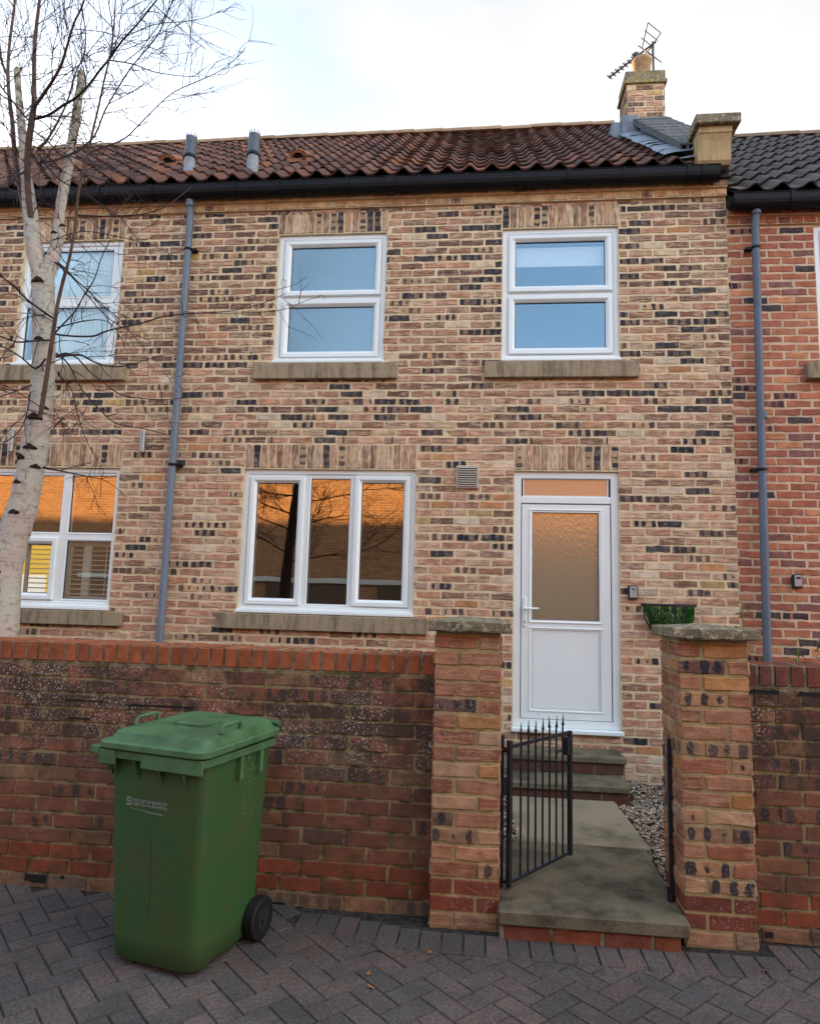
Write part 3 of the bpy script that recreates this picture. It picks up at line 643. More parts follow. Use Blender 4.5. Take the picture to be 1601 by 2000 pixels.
SLY = FA+0.004
def house_wall(parent, x0, x1, ztop, holes, sold, pal, mats, bx0=None, bx1=None, y=FA, zs=2.985, zb=0.0, corb=5.36, off=0.0, nocorb=False):
    mb = MB(); O = Vector((0, y, 0)); Nn = Vector((0, -1, 0))
    allh = [h[:4] for h in holes]
    plane_holes(mb, Vector((0, y+0.0025, 0)), X3, Z3, x0, x1, zb-.1, ztop, allh)
    for h in holes:   # reveals
        d = 0.11
        mb.add([(h[0], y+.0025, h[2]), (h[0], y+.0025, h[3]), (h[0], y+d, h[3]), (h[0], y+d, h[2])], [(0, 1, 2, 3)], 1)
        mb.add([(h[1], y+.0025, h[2]), (h[1], y+.0025, h[3]), (h[1], y+d, h[3]), (h[1], y+d, h[2])], [(3, 2, 1, 0)], 1)
        mb.add([(h[0], y+.0025, h[3]), (h[1], y+.0025, h[3]), (h[1], y+d, h[3]), (h[0], y+d, h[3])], [(0, 1, 2, 3)], 1)
        mb.add([(h[0], y+.0025, h[2]), (h[1], y+.0025, h[2]), (h[1], y+d, h[2]), (h[0], y+d, h[2])], [(3, 2, 1, 0)], 1)
    bx0 = x0 if bx0 is None else bx0; bx1 = x1 if bx1 is None else bx1
    hs = allh+[s for s in sold]
    n = int((zs-zb)/0.075)+1
    lay(mb, O, X3, Z3, Nn, bx0, bx1, zb, corb, hs, pal, vstart=zs-n*0.075, off=off, joint=.0145, rough=.0034, proud=.002, palf=(lambda v: PAL_LOW if v < 2.9 or (v < 3.7 and random.random() < .5) else PAL_FACE) if pal is PAL_FACE else None)
    for s in sold: soldiers(mb, O, X3, Z3, Nn, s[0], s[1], s[2], s[3], PAL_SOLD if pal is PAL_FACE else pal, rough=.003)
    if not nocorb:
        for k, (za, zc, pr, pt, pp) in enumerate(((corb, corb+.073, .028, .1125, PAL_CORB if pal is PAL_FACE else pal), (corb+.074, corb+.150, .056, .225, PAL_CORB if pal is PAL_FACE else pal))):
            y2 = y-pr
            mb.box(x0, x1, y2+.0025, y+.02, za, zc, 1)
            lay(mb, Vector((0, y2, 0)), X3, Z3, Nn, bx0, bx1, za, zc+.004, (), pp, pitch=pt, ch=zc-za, off=.05*k)
    # plain returns so that the wall has its thickness
    mb.box(x0, x1, y+.12, y+.30, ztop-.10, ztop, 1)
    return mb.build('wall', mats, parent, attrs=True)

# =============== the middle house
HM = thing('terraced_house', 'pale brown brick house with the white front door and chimney, between its two neighbours', 'house', (0, FA, 0))
MX0, MX1 = -2.93, 2.238
holesM = [(.178, 1.258, 3.770, 5.105), (-2.020, -.942, 3.770, 5.105), (-2.235, -.595, 1.385, 2.742), (.305, 1.235, .47, 2.742)]
soldM = [(-2.03, -.93, 5.110, 5.345), (.17, 1.27, 5.110, 5.345), (-2.235, -.59, 2.750, 2.985), (.31, 1.245, 2.750, 2.985)]
sillsM = [(.02, 1.42, 3.612, 3.768), (-2.195, -.80, 3.612, 3.768), (-2.41, -.455, 1.24, 1.383)]
house_wall(HM, MX0, MX1, 5.56, holesM, soldM+sillsM[:0], PAL_FACE, [MT['brick'], MT['mortar']])
GR, GB = 'sash', 'fixed'
wUR = window(HM, .178, 1.258, 3.805, 5.105, [('sash', .300, 1.140, 4.535, 4.985), ('sash', .300, 1.140, 3.922, 4.373)], MT['glassup'], sillsM[0], label='upstairs window above the door with a white roller blind')
wUM = window(HM, -2.020, -.942, 3.805, 5.105, [('sash', -1.895, -1.055, 4.535, 4.985), ('sash', -1.895, -1.055, 3.910, 4.365)], MT['obsc'], sillsM[1], label='upstairs window with patterned glass')
wLM = window(HM, -2.235, -.595, 1.418, 2.742, [('sash', -2.115, -1.712, 1.527, 2.614), ('fixed', -1.590, -1.215, 1.485, 2.659), ('sash', -1.105, -.705, 1.535, 2.624)], MT['glass'], sillsM[2], label='wide downstairs window of three panes')
b = MB(); b.box(.26, 1.19, FA+.10, FA+.103, 4.765, 4.955); b.tube([(.26, FA+.10, 4.763), (1.19, FA+.10, 4.763)], .008, 8); b.build('blind', MT['blind'], wUR)
b = MB(); b.box(-1.10, -.98, FA+.16, FA+.30, 3.85, 4.12); b.tube([(-1.22, FA+.22, 3.84), (-1.22, FA+.22, 4.10)], [.05, .035], 12); b.build('sill_ornament', MT['blind'], wUM)
# door
def door():
    F = FA+.030; x0, x1, z0, z1 = .305, 1.235, .475, 2.742
    mb = MB(); mb.ring(x0, x1, z0, z1, [(0, F+.08), (0, F+.003), (.003, F), (.060, F), (.066, F+.008), (.068, F+.040)])
    mb.box(x0+.06, x1-.06, F+.001, F+.05, 2.448, 2.512, bev=.006)
    mb.ring(.385, 1.150, 2.512, 2.682, [(0, F+.012), (.006, F+.010), (.012, F+.025), (.012, F+.04)])
    o = mb.build('door_frame', MT['upvc'], HM)
    p = MB(); p.box(.395, 1.142, F+.026, F+.032, 2.522, 2.670); p.build('fanlight', MT['obsf'], o)
    t = MB(); t.box(x0-.012, x1+.012, FA-.055, F+.05, .438, .474, bev=.006); t.build('threshold', MT['upvc'], o)
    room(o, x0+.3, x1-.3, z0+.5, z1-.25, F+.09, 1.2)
    lx0, lx1, lz0, lz1 = .378, 1.160, .545, 2.440
    G = F+.004; m2 = MB()
    rect_plate(m2, lx0, lx1, lz0, lz1, G, [(.472, 1.062, 1.402, 2.368), (.471, 1.066, .630, 1.313)])
    m2.ring(lx0, lx1, lz0, lz1, [(0, G+.05), (0, G)])
    m2.ring(.444, 1.090, 1.374, 2.396, [(0, G+.001), (0, G-.006), (.008, G-.008), (.022, G+.004), (.028, G+.024)])
    m2.ring(.448, 1.089, .607, 1.336, [(0, G+.001), (0, G-.006), (.008, G-.008), (.018, G+.006), (.023, G+.012)])
    d = m2.build('door', MT['upvc'], HM); d['label'] = 'white front door with patterned glass above a plain panel'
    pn = MB(); pn.box(.470, 1.067, G+.008, G+.02, .629, 1.314, bev=.003); pn.ring(.485, 1.052, .644, 1.299, [(0, G+.008), (.002, G+.005), (.004, G+.008)]); pn.build('panel', MT['upvc'], d)
    p = MB(); p.box(.472, 1.062, G+.022, G+.028, 1.402, 2.368); p.build('pane', MT['obsd'], d)
    gk = MB(); gk.ring(.469, 1.065, 1.399, 2.371, [(0, G+.020), (.007, G+.018), (.007, G+.03)]); gk.build('gasket', MT['gasket'], d)
    gk = MB(); gk.ring(lx0-.004, lx1+.004, lz0-.004, lz1+.004, [(0, G+.003), (.003, G-.0008), (.006, G+.003)]); gk.build('gasket', MT['gasket'], d)
    h = MB(); h.box(.392, .424, G-.014, G, 1.335, 1.600, bev=.010); h.tube([(.408, G-.01, 1.497), (.408, G-.055, 1.497)], .011, 10)
    h.tube([(.404, G-.052, 1.498), (.47, G-.055, 1.498), (.530, G-.050, 1.500)], [.012, .010, .008], 10); h.build('handle', MT['upvc'], d)
    h = MB(); h.tube([(.408, G-.0155, 1.385), (.408, G-.010, 1.385)], .006, 10); h.box(.4055, .4105, G-.0155, G-.01, 1.362, 1.385); h.build('keyhole', MT['gasket'], d)
door()
# roof, gutter and pipes of the middle house
oR, YR, ZR = roof(HM, MX0, 2.238, 5.60, TC, MT['tile'], tx1=1.90)
gutter(HM, MX0, 2.135, 5.572, [(x, .028) for x in (-2.45, -2.0, -1.32, -.62, -.17, .30, .78, 1.28, 1.86)]+[(-1.78, .028), (-.90, .10), (2.0, .05)])
downpipe(HM, -2.93, 5.46, 0.0, (4.946, 2.764), MT['pipe'])
fb = MB(); fb.box(MX0, 2.238, 6.115, 6.20, 5.50, 5.60); fb.build('fascia', MT['gutter'], HM)
def rz_(y, ze=5.60): return ze+TAN*(y-6.03)
def flue(x, y, h0=.17, h1=.42):
    z = rz_(y)-.05; mb = MB(); mb.tube([(x, y, z), (x, y, z+h0+.08)], .060, 16); o = mb.build('flue_pipe', MT['fluelo'], HM)
    m = MB(); m.tube([(x, y, z+h0+.08), (x, y, z+h1+.05)], .059, 16); m.tube([(x, y, z+h0+.09), (x, y, z+h0+.14)], .064, 16)
    for k in range(10):
        a = 2*PI*k/10; m.tube([(x+.055*math.cos(a), y+.055*math.sin(a), z+h1+.04), (x+.055*math.cos(a), y+.055*math.sin(a), z+h1+.085)], .005, 5)
    m.build('terminal', MT['flue'], o)
    m = MB(); m.tube([(x, y, z+h0+.055), (x, y, z+h0+.085)], [.074, .068], 16); m.build('collar', MT['gutter'], o)
flue(-2.44, 6.48)
vt_col = mat_plain('orange_clay', (0.27, 0.11, 0.055), 0.8, 0.2, var=0.3, scale=30)
def ventt(parent, x, y):
    V = Vector((0, COS, math.sin(math.radians(40)))); Nn = Vector((0, -math.sin(math.radians(40)), COS)); O = Vector((x, y, rz_(y)))
    mb = MB(); outer = lambda v, r, dz: [O+V*v+X3*(-r*math.cos(PI*k/10))+Nn*(0.05+dz+r*.62*math.sin(PI*k/10)) for k in range(11)]
    mb.loft([outer(-.15, .105, .03)[:], outer(.12, .10, .0)], cap0=False, smooth=True)
    f = outer(-.149, .100, .03); f2 = outer(-.149, .052, .03)
    mb.add(f+f2, [(k, k+1, 11+k+1, 11+k) for k in range(10)], 0)
    mb.add([O+V*-.14+X3*-.05+Nn*.0, O+V*-.14+X3*.05+Nn*.0, O+V*-.14+X3*.05+Nn*.09, O+V*-.14+X3*-.05+Nn*.09], [(0, 1, 2, 3)], 1)
    mb.box(-.14, .14, 0, .02, 0, .05, 0, M=Matrix.Translation(O+V*-.17+Nn*.02))
    mb.build('vent_tile', [vt_col, MT['dark']], parent)
ventt(HM, -2.10, 7.12)
def parapet():
    p = MB(); ys = np.linspace(6.22, 8.22, 9)
    top = lambda y: rz_(y)+.17+.05*(y-6.2)
    # brick core
    for a, b_ in zip(ys, ys[1:]):
        p.add([(1.93, a, 5.4), (1.93, b_, 5.4), (1.93, b_, top(b_)), (1.93, a, top(a))], [(0, 1, 2, 3)], 0)
        p.add([(2.236, a, 4.9), (2.236, b_, 4.9), (2.236, b_, top(b_)), (2.236, a, top(a))], [(3, 2, 1, 0)], 0)
    p.add([(1.93, 6.22, 5.4), (2.236, 6.22, 5.4), (2.236, 6.22, top(6.22)), (1.93, 6.22, top(6.22))], [(0, 1, 2, 3)], 0)
    o = p.build('parapet', MT['mortar'], HM)
    c = MB()   # coping slates in overlapping courses
    n = 9
    for k in range(n):
        a = 6.12+(8.2-6.12)*k/n; b_ = 6.12+(8.2-6.12)*(k+1)/n+.05
        for xa, xb in ((1.845, 2.06), (2.062, 2.275)):
            dz = random.gauss(0, .003)
            lo, hi = top(a)+.016+dz, top(b_)+.006
            c.add([(xa, a, lo), (xb, a, lo), (xb, b_, hi), (xa, b_, hi), (xa, a, lo-.016), (xb, a, lo-.016), (xb, b_, hi-.012), (xa, b_, hi-.012)],
                  [(0, 1, 2, 3), (4, 5, 1, 0), (5, 6, 2, 1), (7, 4, 0, 3), (7, 6, 5, 4)])
    c.box(1.842, 1.862, 0, 1, 0, 1) if False else None
    for xs in ((1.842, 1.866), (2.255, 2.278)):
        for a, b_ in zip(ys, ys[1:]):
            vs = [(x, y, top(y)+dz) for x in xs for y in (a, b_) for dz in (-.075, .004)]
            c.add(vs, [(0, 1, 3, 2), (4, 6, 7, 5), (0, 4, 5, 1), (2, 3, 7, 6), (0, 2, 6, 4), (1, 5, 7, 3)])
    c.build('coping', MT['slate'], o)
    l = MB(); m = 12; yy = np.linspace(6.10, 8.25, m)
    for k, (a, b_) in enumerate(zip(yy, yy[1:])):
        j = .006*(k % 2)
        A = lambda y: (1.925-j, y, top(y)-.03); B = lambda y: (1.915-j, y, rz_(y)+.115); Cc = lambda y: (1.73+random.uniform(-.02, .02), y, rz_(y)+.098+random.uniform(-.01, .012)); D = lambda y: (1.66+random.uniform(-.03, .02), y, rz_(y)+.078)
        ra = [f(a) for f in (A, B, Cc, D)]; rb = [f(b_+.01) for f in (A, B, Cc, D)]
        l.add(ra+rb, [(i, i+1, 4+i+1, 4+i) for i in range(3)], smooth=False)
    l.add([(1.66, 6.08, rz_(6.08)+.02), (1.93, 6.08, rz_(6.08)+.05), (1.93, 6.14, rz_(6.14)+.06), (1.66, 6.14, rz_(6.1)+.03)], [(0, 1, 2, 3)])
    # upstand against the kneeler
    l.add([(1.90, 6.14, rz_(6.1)+.02), (1.90, 6.50, rz_(6.5)+.05), (1.90, 6.50, rz_(6.5)+.2), (1.90, 6.14, rz_(6.1)+.28)], [(0, 1, 2, 3)])
    # apron round the foot of the chimney
    l.box(1.70, 1.90, 8.08, 8.19, rz_(8.1)+.02, rz_(8.1)+.32, bev=.01); l.box(1.58, 1.735, 8.12, 8.72, rz_(8.1)+.02, rz_(8.3)+.10, bev=.02)
    l.build('flashing', MT['lead'], o)
    kn = MB()
    prof = [(6.03, 5.565), (6.005, 5.60), (6.0, 5.68), (5.985, 5.78), (5.965, 5.835), (5.955, 5.842), (5.955, 5.90), (6.34, 5.90), (6.34, 5.565)]
    kn.loft([[(x, y, z) for y, z in prof] for x in (1.935, 2.225)])
    kn.build('kneeler', MT['kneeler'], o)
    ks = MB(); ks.box(1.895, 2.290, 5.905, 6.28, 5.902, 5.995, bev=.008); ks.build('kneeler_cap', MT['cap'], o)
parapet()
def chimney():
    mb = MB(); X0, X1, Y0, Y1, Z0, Z1 = 1.785, 2.255, 8.20, 8.62, 7.25, 8.165
    mb.box(X0+.003, X1-.003, Y0+.003, Y1-.003, Z0, Z1, 1)
    pc = [(w, tuple(q*1.0 for q in c), s, a*.4, d*.5) for w, c, s, a, d in PAL_FACE]
    lay(mb, Vector((X0, Y0, 0)), X3, Z3, Vector((0, -1, 0)), 0, X1-X0, Z0, Z1, (), pc)
    lay(mb, Vector((X0, Y1, 0)), -Y3, Z3, Vector((-1, 0, 0)), 0, Y1-Y0, Z0, Z1, (), pc)
    lay(mb, Vector((X1, Y0, 0)), Y3, Z3, Vector((1, 0, 0)), 0, Y1-Y0, Z0, Z1, (), pc)
    o = mb.build('chimney', [MT['brick'], MT['mortar']], HM, attrs=True)
    c = MB(); c.box(X0-.03, X1+.03, Y0-.03, Y1+.03, Z1, Z1+.045, bev=.004); c.box(X0-.012, X1+.012, Y0-.012, Y1+.012, Z1+.046, 8.345, bev=.006); c.build('chimney_cap', MT['chimcap'], o)
    p = MB(); cx, cy = 2.034, 8.43
    p.tube([(cx, cy, 8.32), (cx, cy, 8.40), (cx, cy, 8.62), (cx, cy, 8.635), (cx, cy, 8.675), (cx, cy, 8.69)], [.100, .102, .112, .122, .126, .118], 24, caps=True); p.tube([(cx, cy, 8.692), (cx, cy, 8.693)], .10, 24, mi=1); p.build('chimney_pot', [MT['pot'], MT['dark']], o)
chimney()
v = MB(); v.box(-.222, -.020, FA-.028, FA+.01, 2.570, 2.785, bev=.006); o = v.build('wall_vent', MT['vent'], HM)
for k in range(9):
    z = 2.586+k*.0212; s = MB(); s.add([(-.207, FA-.030, z), (-.035, FA-.030, z), (-.035, FA-.044, z+.004), (-.207, FA-.044, z+.004), (-.207, FA-.030, z+.015), (-.035, FA-.030, z+.015)], [(0, 1, 2, 3), (3, 2, 5, 4), (0, 3, 4), (1, 5, 2)]); s.build('louvre', MT['vent'], o)
d = MB(); d.box(-.208, -.034, FA-.0295, FA-.02, 2.584, 2.772); d.build('vent_backing', MT['gasket'], o)
for x in (-1.986, -1.291, -.828, .456, 1.136):
    s = MB(); s.box(x-.005, x+.005, FA-.007, FA+.01, 2.993, 3.055); s.build('weep_vent', MT['gasket'], HM)

# =============== the house on the left
HL = thing('terraced_house', 'pale brown brick house behind the birch with shuttered lower window', 'house', (-4.5, FA, 0))
LX0, LX1 = -13.0, -2.9305
holesL = [(-4.71, -3.642, 3.77, 5.105), (-5.035, -3.484, 1.36, 2.74)]
soldL = [(-4.72, -3.63, 5.11, 5.345), (-5.04, -3.47, 2.75, 2.985)]
house_wall(HL, LX0, LX1, 5.56, holesL, soldL, PAL_FACE, [MT['brick'], MT['mortar']], bx0=-6.4, off=.1)
wUL = window(HL, -4.71, -3.642, 3.805, 5.105, [('fixed', -4.635, -3.76, 4.52, 5.015, MT['glassvo']), ('fixed', -4.650, -3.76, 3.84, 4.405, MT['glassvo'])], MT['glass'], (-4.86, -3.495, 3.61, 3.768), label='upstairs window with pale voile behind the birch trunk')
b = MB()
for k in range(40):
    x = -4.58+k*.0215; b.add([(x, FA+.085+.008*(k % 2), 3.8), (x+.0215, FA+.085+.008*((k+1) % 2), 3.8), (x+.0215, FA+.085+.008*((k+1) % 2), 5.05), (x, FA+.085+.008*(k % 2), 5.05)], [(0, 1, 2, 3)])
b.build('voile', MT['voile'], wUL)
cols3 = [(-4.975, -4.645), (-4.520, -4.075), (-3.985, -3.535)]
wLL = window(HL, -5.035, -3.484, 1.395, 2.74, [('fixed', -4.975, -4.600, 2.108, 2.668), ('fixed', -4.525, -4.076, 2.108, 2.668), ('fixed', -3.985, -3.533, 2.108, 2.668),
    ('fixed', -4.975, -4.600, 1.468, 2.028), ('sash', -4.480, -4.140, 1.515, 1.990), ('fixed', -3.985, -3.535, 1.468, 2.028)], MT['glass'], (-5.2, -3.33, 1.226, 1.36), label='wide downstairs window with louvred shutters in its lower half')
def lit(c, s):  # glows by emission, standing in for daylight through a rear window
    k = NB('glowing_rear_pane'); k.b.inputs['Emission Color'].default_value = (*c, 1); k.b.inputs['Emission Strength'].default_value = s*.3; return k.fin((.3*c[0], .3*c[1], .3*c[2]), .5)
def shutter(x0, x1, z0, z1, mids):
    s = MB(); y = FA+.145
    for a, b in ((x0, x0+.035), (x1-.035, x1)): s.box(a, b, y-.014, y+.014, z0, z1, bev=.003)
    for a, b in mids: s.box(a, b, y-.0135, y+.0135, z0+.001, z1-.001, bev=.003)
    s.box(x0+.035, x1-.035, y-.013, y+.013, z0, z0+.085); s.box(x0+.035, x1-.035, y-.013, y+.013, z1-.05, z1)
    z = z0+.10
    while z < z1-.06:
        s.add([(x0+.035, y-.028, z), (x1-.035, y-.028, z), (x1-.035, y+.028, z+.006), (x0+.035, y+.028, z+.006), (x0+.035, y-.028, z+.006), (x1-.035, y-.028, z+.006), (x1-.035, y+.028, z+.012), (x0+.035, y+.028, z+.012)], [(0, 1, 2, 3), (4, 5, 6, 7), (0, 1, 5, 4), (3, 2, 6, 7)]); z += .047
    s.tube([(x1-.11, y-.03, z0+.1), (x1-.11, y-.03, z1-.06)], .006, 6)
    s.build('shutter', MT['shutter'], wLL)
b = MB(); b.box(-5.74, -5.15, FA+1.55, FA+1.56, 1.05, 2.15); b.build('rear_glow_pane', lit((1.0, 0.62, 0.08), 1.1), wLL); b = MB(); b.box(-5.72, -5.17, FA+1.53, FA+1.54, 1.0, 1.72); b.build('rear_glow_pane', lit((1.0, 0.97, 0.85), 1.3), wLL)
shutter(-4.46, -4.02, 1.41, 2.04, ()); shutter(-4.015, -3.50, 1.41, 2.04, ((-3.86, -3.78),)); shutter(-5.0, -4.50, 1.41, 2.04, ((-4.8, -4.72),))
roof(HL, LX0, LX1, 5.60, TC, MT['tile'], tx0=-9.2)
gutter(HL, LX0, LX1-.001, 5.572, [(x, .028) for x in (-3.3, -3.85, -4.45, -5.05)], endcap=False)
fb = MB(); fb.box(LX0, LX1, 6.115, 6.20, 5.50, 5.60); fb.build('fascia', MT['gutter'], HL)
HMs = HM; HM = HL; flue(-3.145, 6.50); HM = HMs
ventt(HL, -3.66, 7.17)
# =============== the red house on the right
HR = thing('terraced_house', 'red brick house with dark roof tiles at the right edge', 'house', (3.2, FA+.02, 0))
RX0, RX1 = 2.2385, 13.0
holesR = [(3.010, 4.09, 3.74, 5.055)]
house_wall(HR, RX0, RX1, 5.27, holesR, [(3.0, 4.1, 5.06, 5.07)], PAL_RED, [MT['redbrick'], MT['redmortar']], bx1=4.6, y=FA+.018, zs=2.96, corb=5.075, off=.13)
wR = window(HR, 3.010, 4.09, 3.775, 5.055, [('sash', 3.13, 3.97, 4.49, 4.94), ('sash', 3.13, 3.97, 3.885, 4.33)], MT['glassup'], (2.868, 4.23, 3.587, 3.738))
roof(HR, RX0+.03, RX1, 5.315, GC, MT['gtile'], w=0.235, amp=0.030, tx1=7.5, tx0=RX0+.04, rcol=(0.20, 0.13, 0.085))
gutter(HR, RX0+.005, RX1, 5.285, [(x, .028) for x in (2.75, 3.3, 3.9)], endcap=False)
fb = MB(); fb.box(RX0, RX1, 6.115, 6.22, 5.20, 5.31); fb.build('fascia', MT['gutter'], HR)
downpipe(HR, 2.470, 5.20, 0.0, (4.82, 2.758), MT['pipe2'], lean=-.05)
# plain shells behind the fronts, so that nothing shines through
for par, a, b_, zt in ((HM, MX0, MX1, 5.5), (HL, LX0, LX1, 5.5), (HR, RX0, RX1, 5.25)):
    s = MB(); yb = 2*YR-6.1
    s.add([(a, yb, 0), (b_, yb, 0), (b_, yb, zt), (a, yb, zt)], [(3, 2, 1, 0)]); s.add([(a, FA+.1, 0), (a, yb, 0), (a, yb, zt), (a, FA+.1, zt)], [(0, 1, 2, 3)]); s.add([(b_, FA+.1, 0), (b_, yb, 0), (b_, yb, zt), (b_, FA+.1, zt)], [(3, 2, 1, 0)])
    s.build('rear_wall', MT['mortar'], par)
# unseen house added outside the frame: only keeps the low sun off the street
s = MB(); s.box(-34, -13.01, FA, 2*YR-6.1, 0, 5.5); s.add([(-34, 6.03, 5.5), (-13.01, 6.03, 5.5), (-13.01, YR, ZR), (-34, YR, ZR), (-34, 2*YR-6.03, 5.5), (-13.01, 2*YR-6.03, 5.5)], [(0, 1, 2, 3), (3, 2, 5, 4), (0, 3, 4), (1, 5, 2)])
tag(s.build('terraced_house', MT['mortar']), 'unseen plain brick house added beyond the left edge to shade the street', 'house')

# =============== building across the road (seen in the window reflections)
def opp():
    t = thing('brick_building', 'brown brick building across the road, mirrored in the downstairs windows', 'building', (0, -7, 0))
    k = NB('far_brick'); o = k.pos(); s = k.sep(o); bt = k.n('ShaderNodeTexBrick'); k.L.new(k.vec(s[0], s[2], 0.0), bt.inputs[0])
    bt.inputs['Scale'].default_value = 1.0; bt.inputs['Brick Width'].default_value = .225; bt.inputs['Row Height'].default_value = .075; bt.inputs['Mortar Size'].default_value = .008
    bt.inputs['Color1'].default_value = (0.50, 0.25, 0.12, 1); bt.inputs['Color2'].default_value = (0.33, 0.15, 0.08, 1); bt.inputs['Mortar'].default_value = (0.56, 0.38, 0.22, 1)
    mt = k.fin(bt.outputs[0], 0.9, 0.2)
    w = MB(); w.box(-26, 22, -13, -7, 0, 5.95, 0); w.build('wall', mt, t)
    r = MB(); r.add([(-26.3, -6.7, 5.96), (22.3, -6.7, 5.96), (22.3, -10, 8.3), (-26.3, -10, 8.3), (-26.3, -13.3, 5.96), (22.3, -13.3, 5.96)], [(1, 0, 3, 2), (2, 3, 4, 5), (0, 4, 3), (1, 2, 5), (0, 1, 5, 4)]); r.build('roof', mat_plain('far_roof', (0.16, 0.08, 0.055), .9), t)
    for x in (-9.5, -6.2, -2.9, .4, 3.7):
        d = MB(); d.box(x, x+2.5, -7.0, -6.96, .02, 1.93); d.build('garage_door', mat_plain('garage_brown', (0.13, 0.085, 0.055), .7) if x == -9.5 else bpy.data.materials['garage_brown'], t)
    l = MB(); l.box(-12, 8, -6.94, -6.90, 1.95, 2.09); l.build('lintel_board', MT['upvc'], t)
opp()
# ================================================================== FRONT WALL, PIERS, GATE, PATH
NX, NY = Vector((1, 0, 0)), Vector((0, -1, 0))
def garden_wall(x0, x1, label, pal_c, zc0, gaps=()):
    t = thing('garden_wall', label, 'wall', ((x0+x1)/2, 3.7, 0))
    mb = MB(); Yf, Yb = 3.602, 3.812
    mb.box(x0, x1, Yf+.003, Yb-.003, -.03, zc0, 1)
    pf = lambda v: PAL_PLINTH if v < .055 else (PAL_SMOOTH if v < .21 else PAL_WALL)
    lay(mb, Vector((0, Yf, 0)), X3, Z3, NY, x0, x1, -.02, zc0, (), vstart=-.012, ch=.0775, palf=pf, proud=.003, rough=.0022, joint=.010, off=.04)
    lay(mb, Vector((0, Yb, 0)), -X3, Z3, Y3, -x1, -x0, -.02, zc0, (), vstart=-.012, ch=.0775, palf=pf, rough=.004, joint=.012)
    mb.build('wall_body', [MT['wallbrick'], MT['wallmortar']], t, attrs=True)
    c = MB(); z0, z1 = zc0+.006, zc0+.112
    c.box(x0, x1, Yf+.001, Yb-.001, zc0, z1-.003, 1)
    soldiers(c, Vector((0, Yf-.004, 0)), X3, Z3, NY, x0, x1, z0, z1, pal_c, rough=.001)
    soldiers(c, Vector((0, Yf-.004, z1-.004)), X3, Y3, Z3, x0, x1, 0.002, .216, pal_c, rough=.002)
    c.build('coping', [MT['coping'], MT['copmortar']], t, attrs=True)
    for a, b, z, hh in gaps:
        h = MB(); n = 7
        up = [(a+(b-a)*k/n, Yf-.0055, z+hh*(.5+random.uniform(.1, .5))) for k in range(n+1)]; dn = [(a+(b-a)*k/n, Yf-.0055, z-hh*random.uniform(.05, .4)) for k in range(n+1)]
        h.add(up+dn, [(k, n+1+k, n+2+k, k+1) for k in range(n)]); h.build('open_joint', MT['dark'], t)
    return t
garden_wall(-7.0, -.218, 'long old garden wall of red brick behind the green bin', PAL_COP, 1.156, ((-2.22, -2.0, .957, .008), (-1.86, -1.50, .945, .010), (-2.2, -2.07, .862, .010), (-2.36, -2.24, .03, .035), (-2.16, -2.14, .05, .02), (-.95, -.84, -.02, .02), (-1.03, -.95, 0.0, .015)))
garden_wall(1.297, 6.0, 'short garden wall of dark brick right of the gateway', [(4, (0.20, 0.058, 0.034), 0.2, 0, .25), (3, (0.15, 0.06, 0.045), .3, 0, .3), (2, (0.24, 0.07, 0.03), .1, 0, 0)], 1.166, ((1.31, 1.47, 1.140, .020), (1.56, 1.66, 1.14, .018), (1.36, 1.40, .02, .03)))

def pier(x0, x1, label, z1=1.396, capz=1.396):
    t = thing('gate_pier', label, 'gate pier', ((x0+x1)/2, 3.66, 0), group=None)
    Y0, Y1 = 3.50, 3.832; ch = .0772; mb = MB()
    mb.box(x0+.003, x1-.003, Y0+.003, Y1-.003, -.03, z1, 1)
    def face(O, U, Nn, w, flip):
        z = -.01; r = 0
        while z < z1-.02:
            segs = [(0.001, .213), (.225, w-.001)] if (r+flip) % 2 == 0 else [(0.001, w-.226), (w-.214, w-.001)]
            for a, b in segs:
                pal = PAL_PLINTH if z < .03 else ([(1, (0.20, 0.048, 0.026), .05, 0, 0), (1, (0.17, 0.044, 0.027), .05, 0, 0)] if z < .19 else PAL_PIER)
                c, p = pick(pal); brick(mb, O, U, Z3, Nn, a, b, z+.006, min(z+ch-.006, z1), c, p, 0, .003, rough=.0011 if .03 <= z < .19 else .0034)
            z += ch; r += 1
    w = x1-x0; d = Y1-Y0
    face(Vector((x0, Y0, 0)), X3, NY, w, 1 if x0 < 0 else 0); face(Vector((x1, Y0, 0)), Y3, X3, d, 0)
    face(Vector((x0, Y1, 0)), -Y3, -X3, d, 0); face(Vector((x1, Y1, 0)), -X3, Y3, w, 1)
    mb.build('pier_body', [MT['pierbrick'], MT['piermortar']], t, attrs=True)
    c = MB(); a, b, e, f = x0-.036, x1+.040, Y0-.055, Y1+.055; n = 8
    def loop(ins, z, j=.0022):
        P = []
        for i in range(n): P.append((a+ins+(b-a-2*ins)*i/n, e+ins, z))
        for i in range(n): P.append((b-ins, e+ins+(f-e-2*ins)*i/n, z))
        for i in range(n): P.append((b-ins-(b-a-2*ins)*i/n, f-ins, z))
        for i in range(n): P.append((a+ins, f-ins-(f-e-2*ins)*i/n, z))
        return [(x+random.gauss(0, j), y+random.gauss(0, j), z+random.gauss(0, j*.5)) for x, y, z in P]
    c.loft([loop(.006, capz), loop(.0, capz+.008), loop(0, capz+.048), loop(.006, capz+.053), loop(.10, capz+.062), loop(.175, capz+.070)])
    c.build('pier_cap', MT['cap'], t)
    return t
pier(-.216, .115, 'left gate pier of mottled brick with a lichened cap, beside the iron gate')
pier(.972, 1.295, 'right gate pier of mottled brick with a lichened cap, in front of the hanging basket')

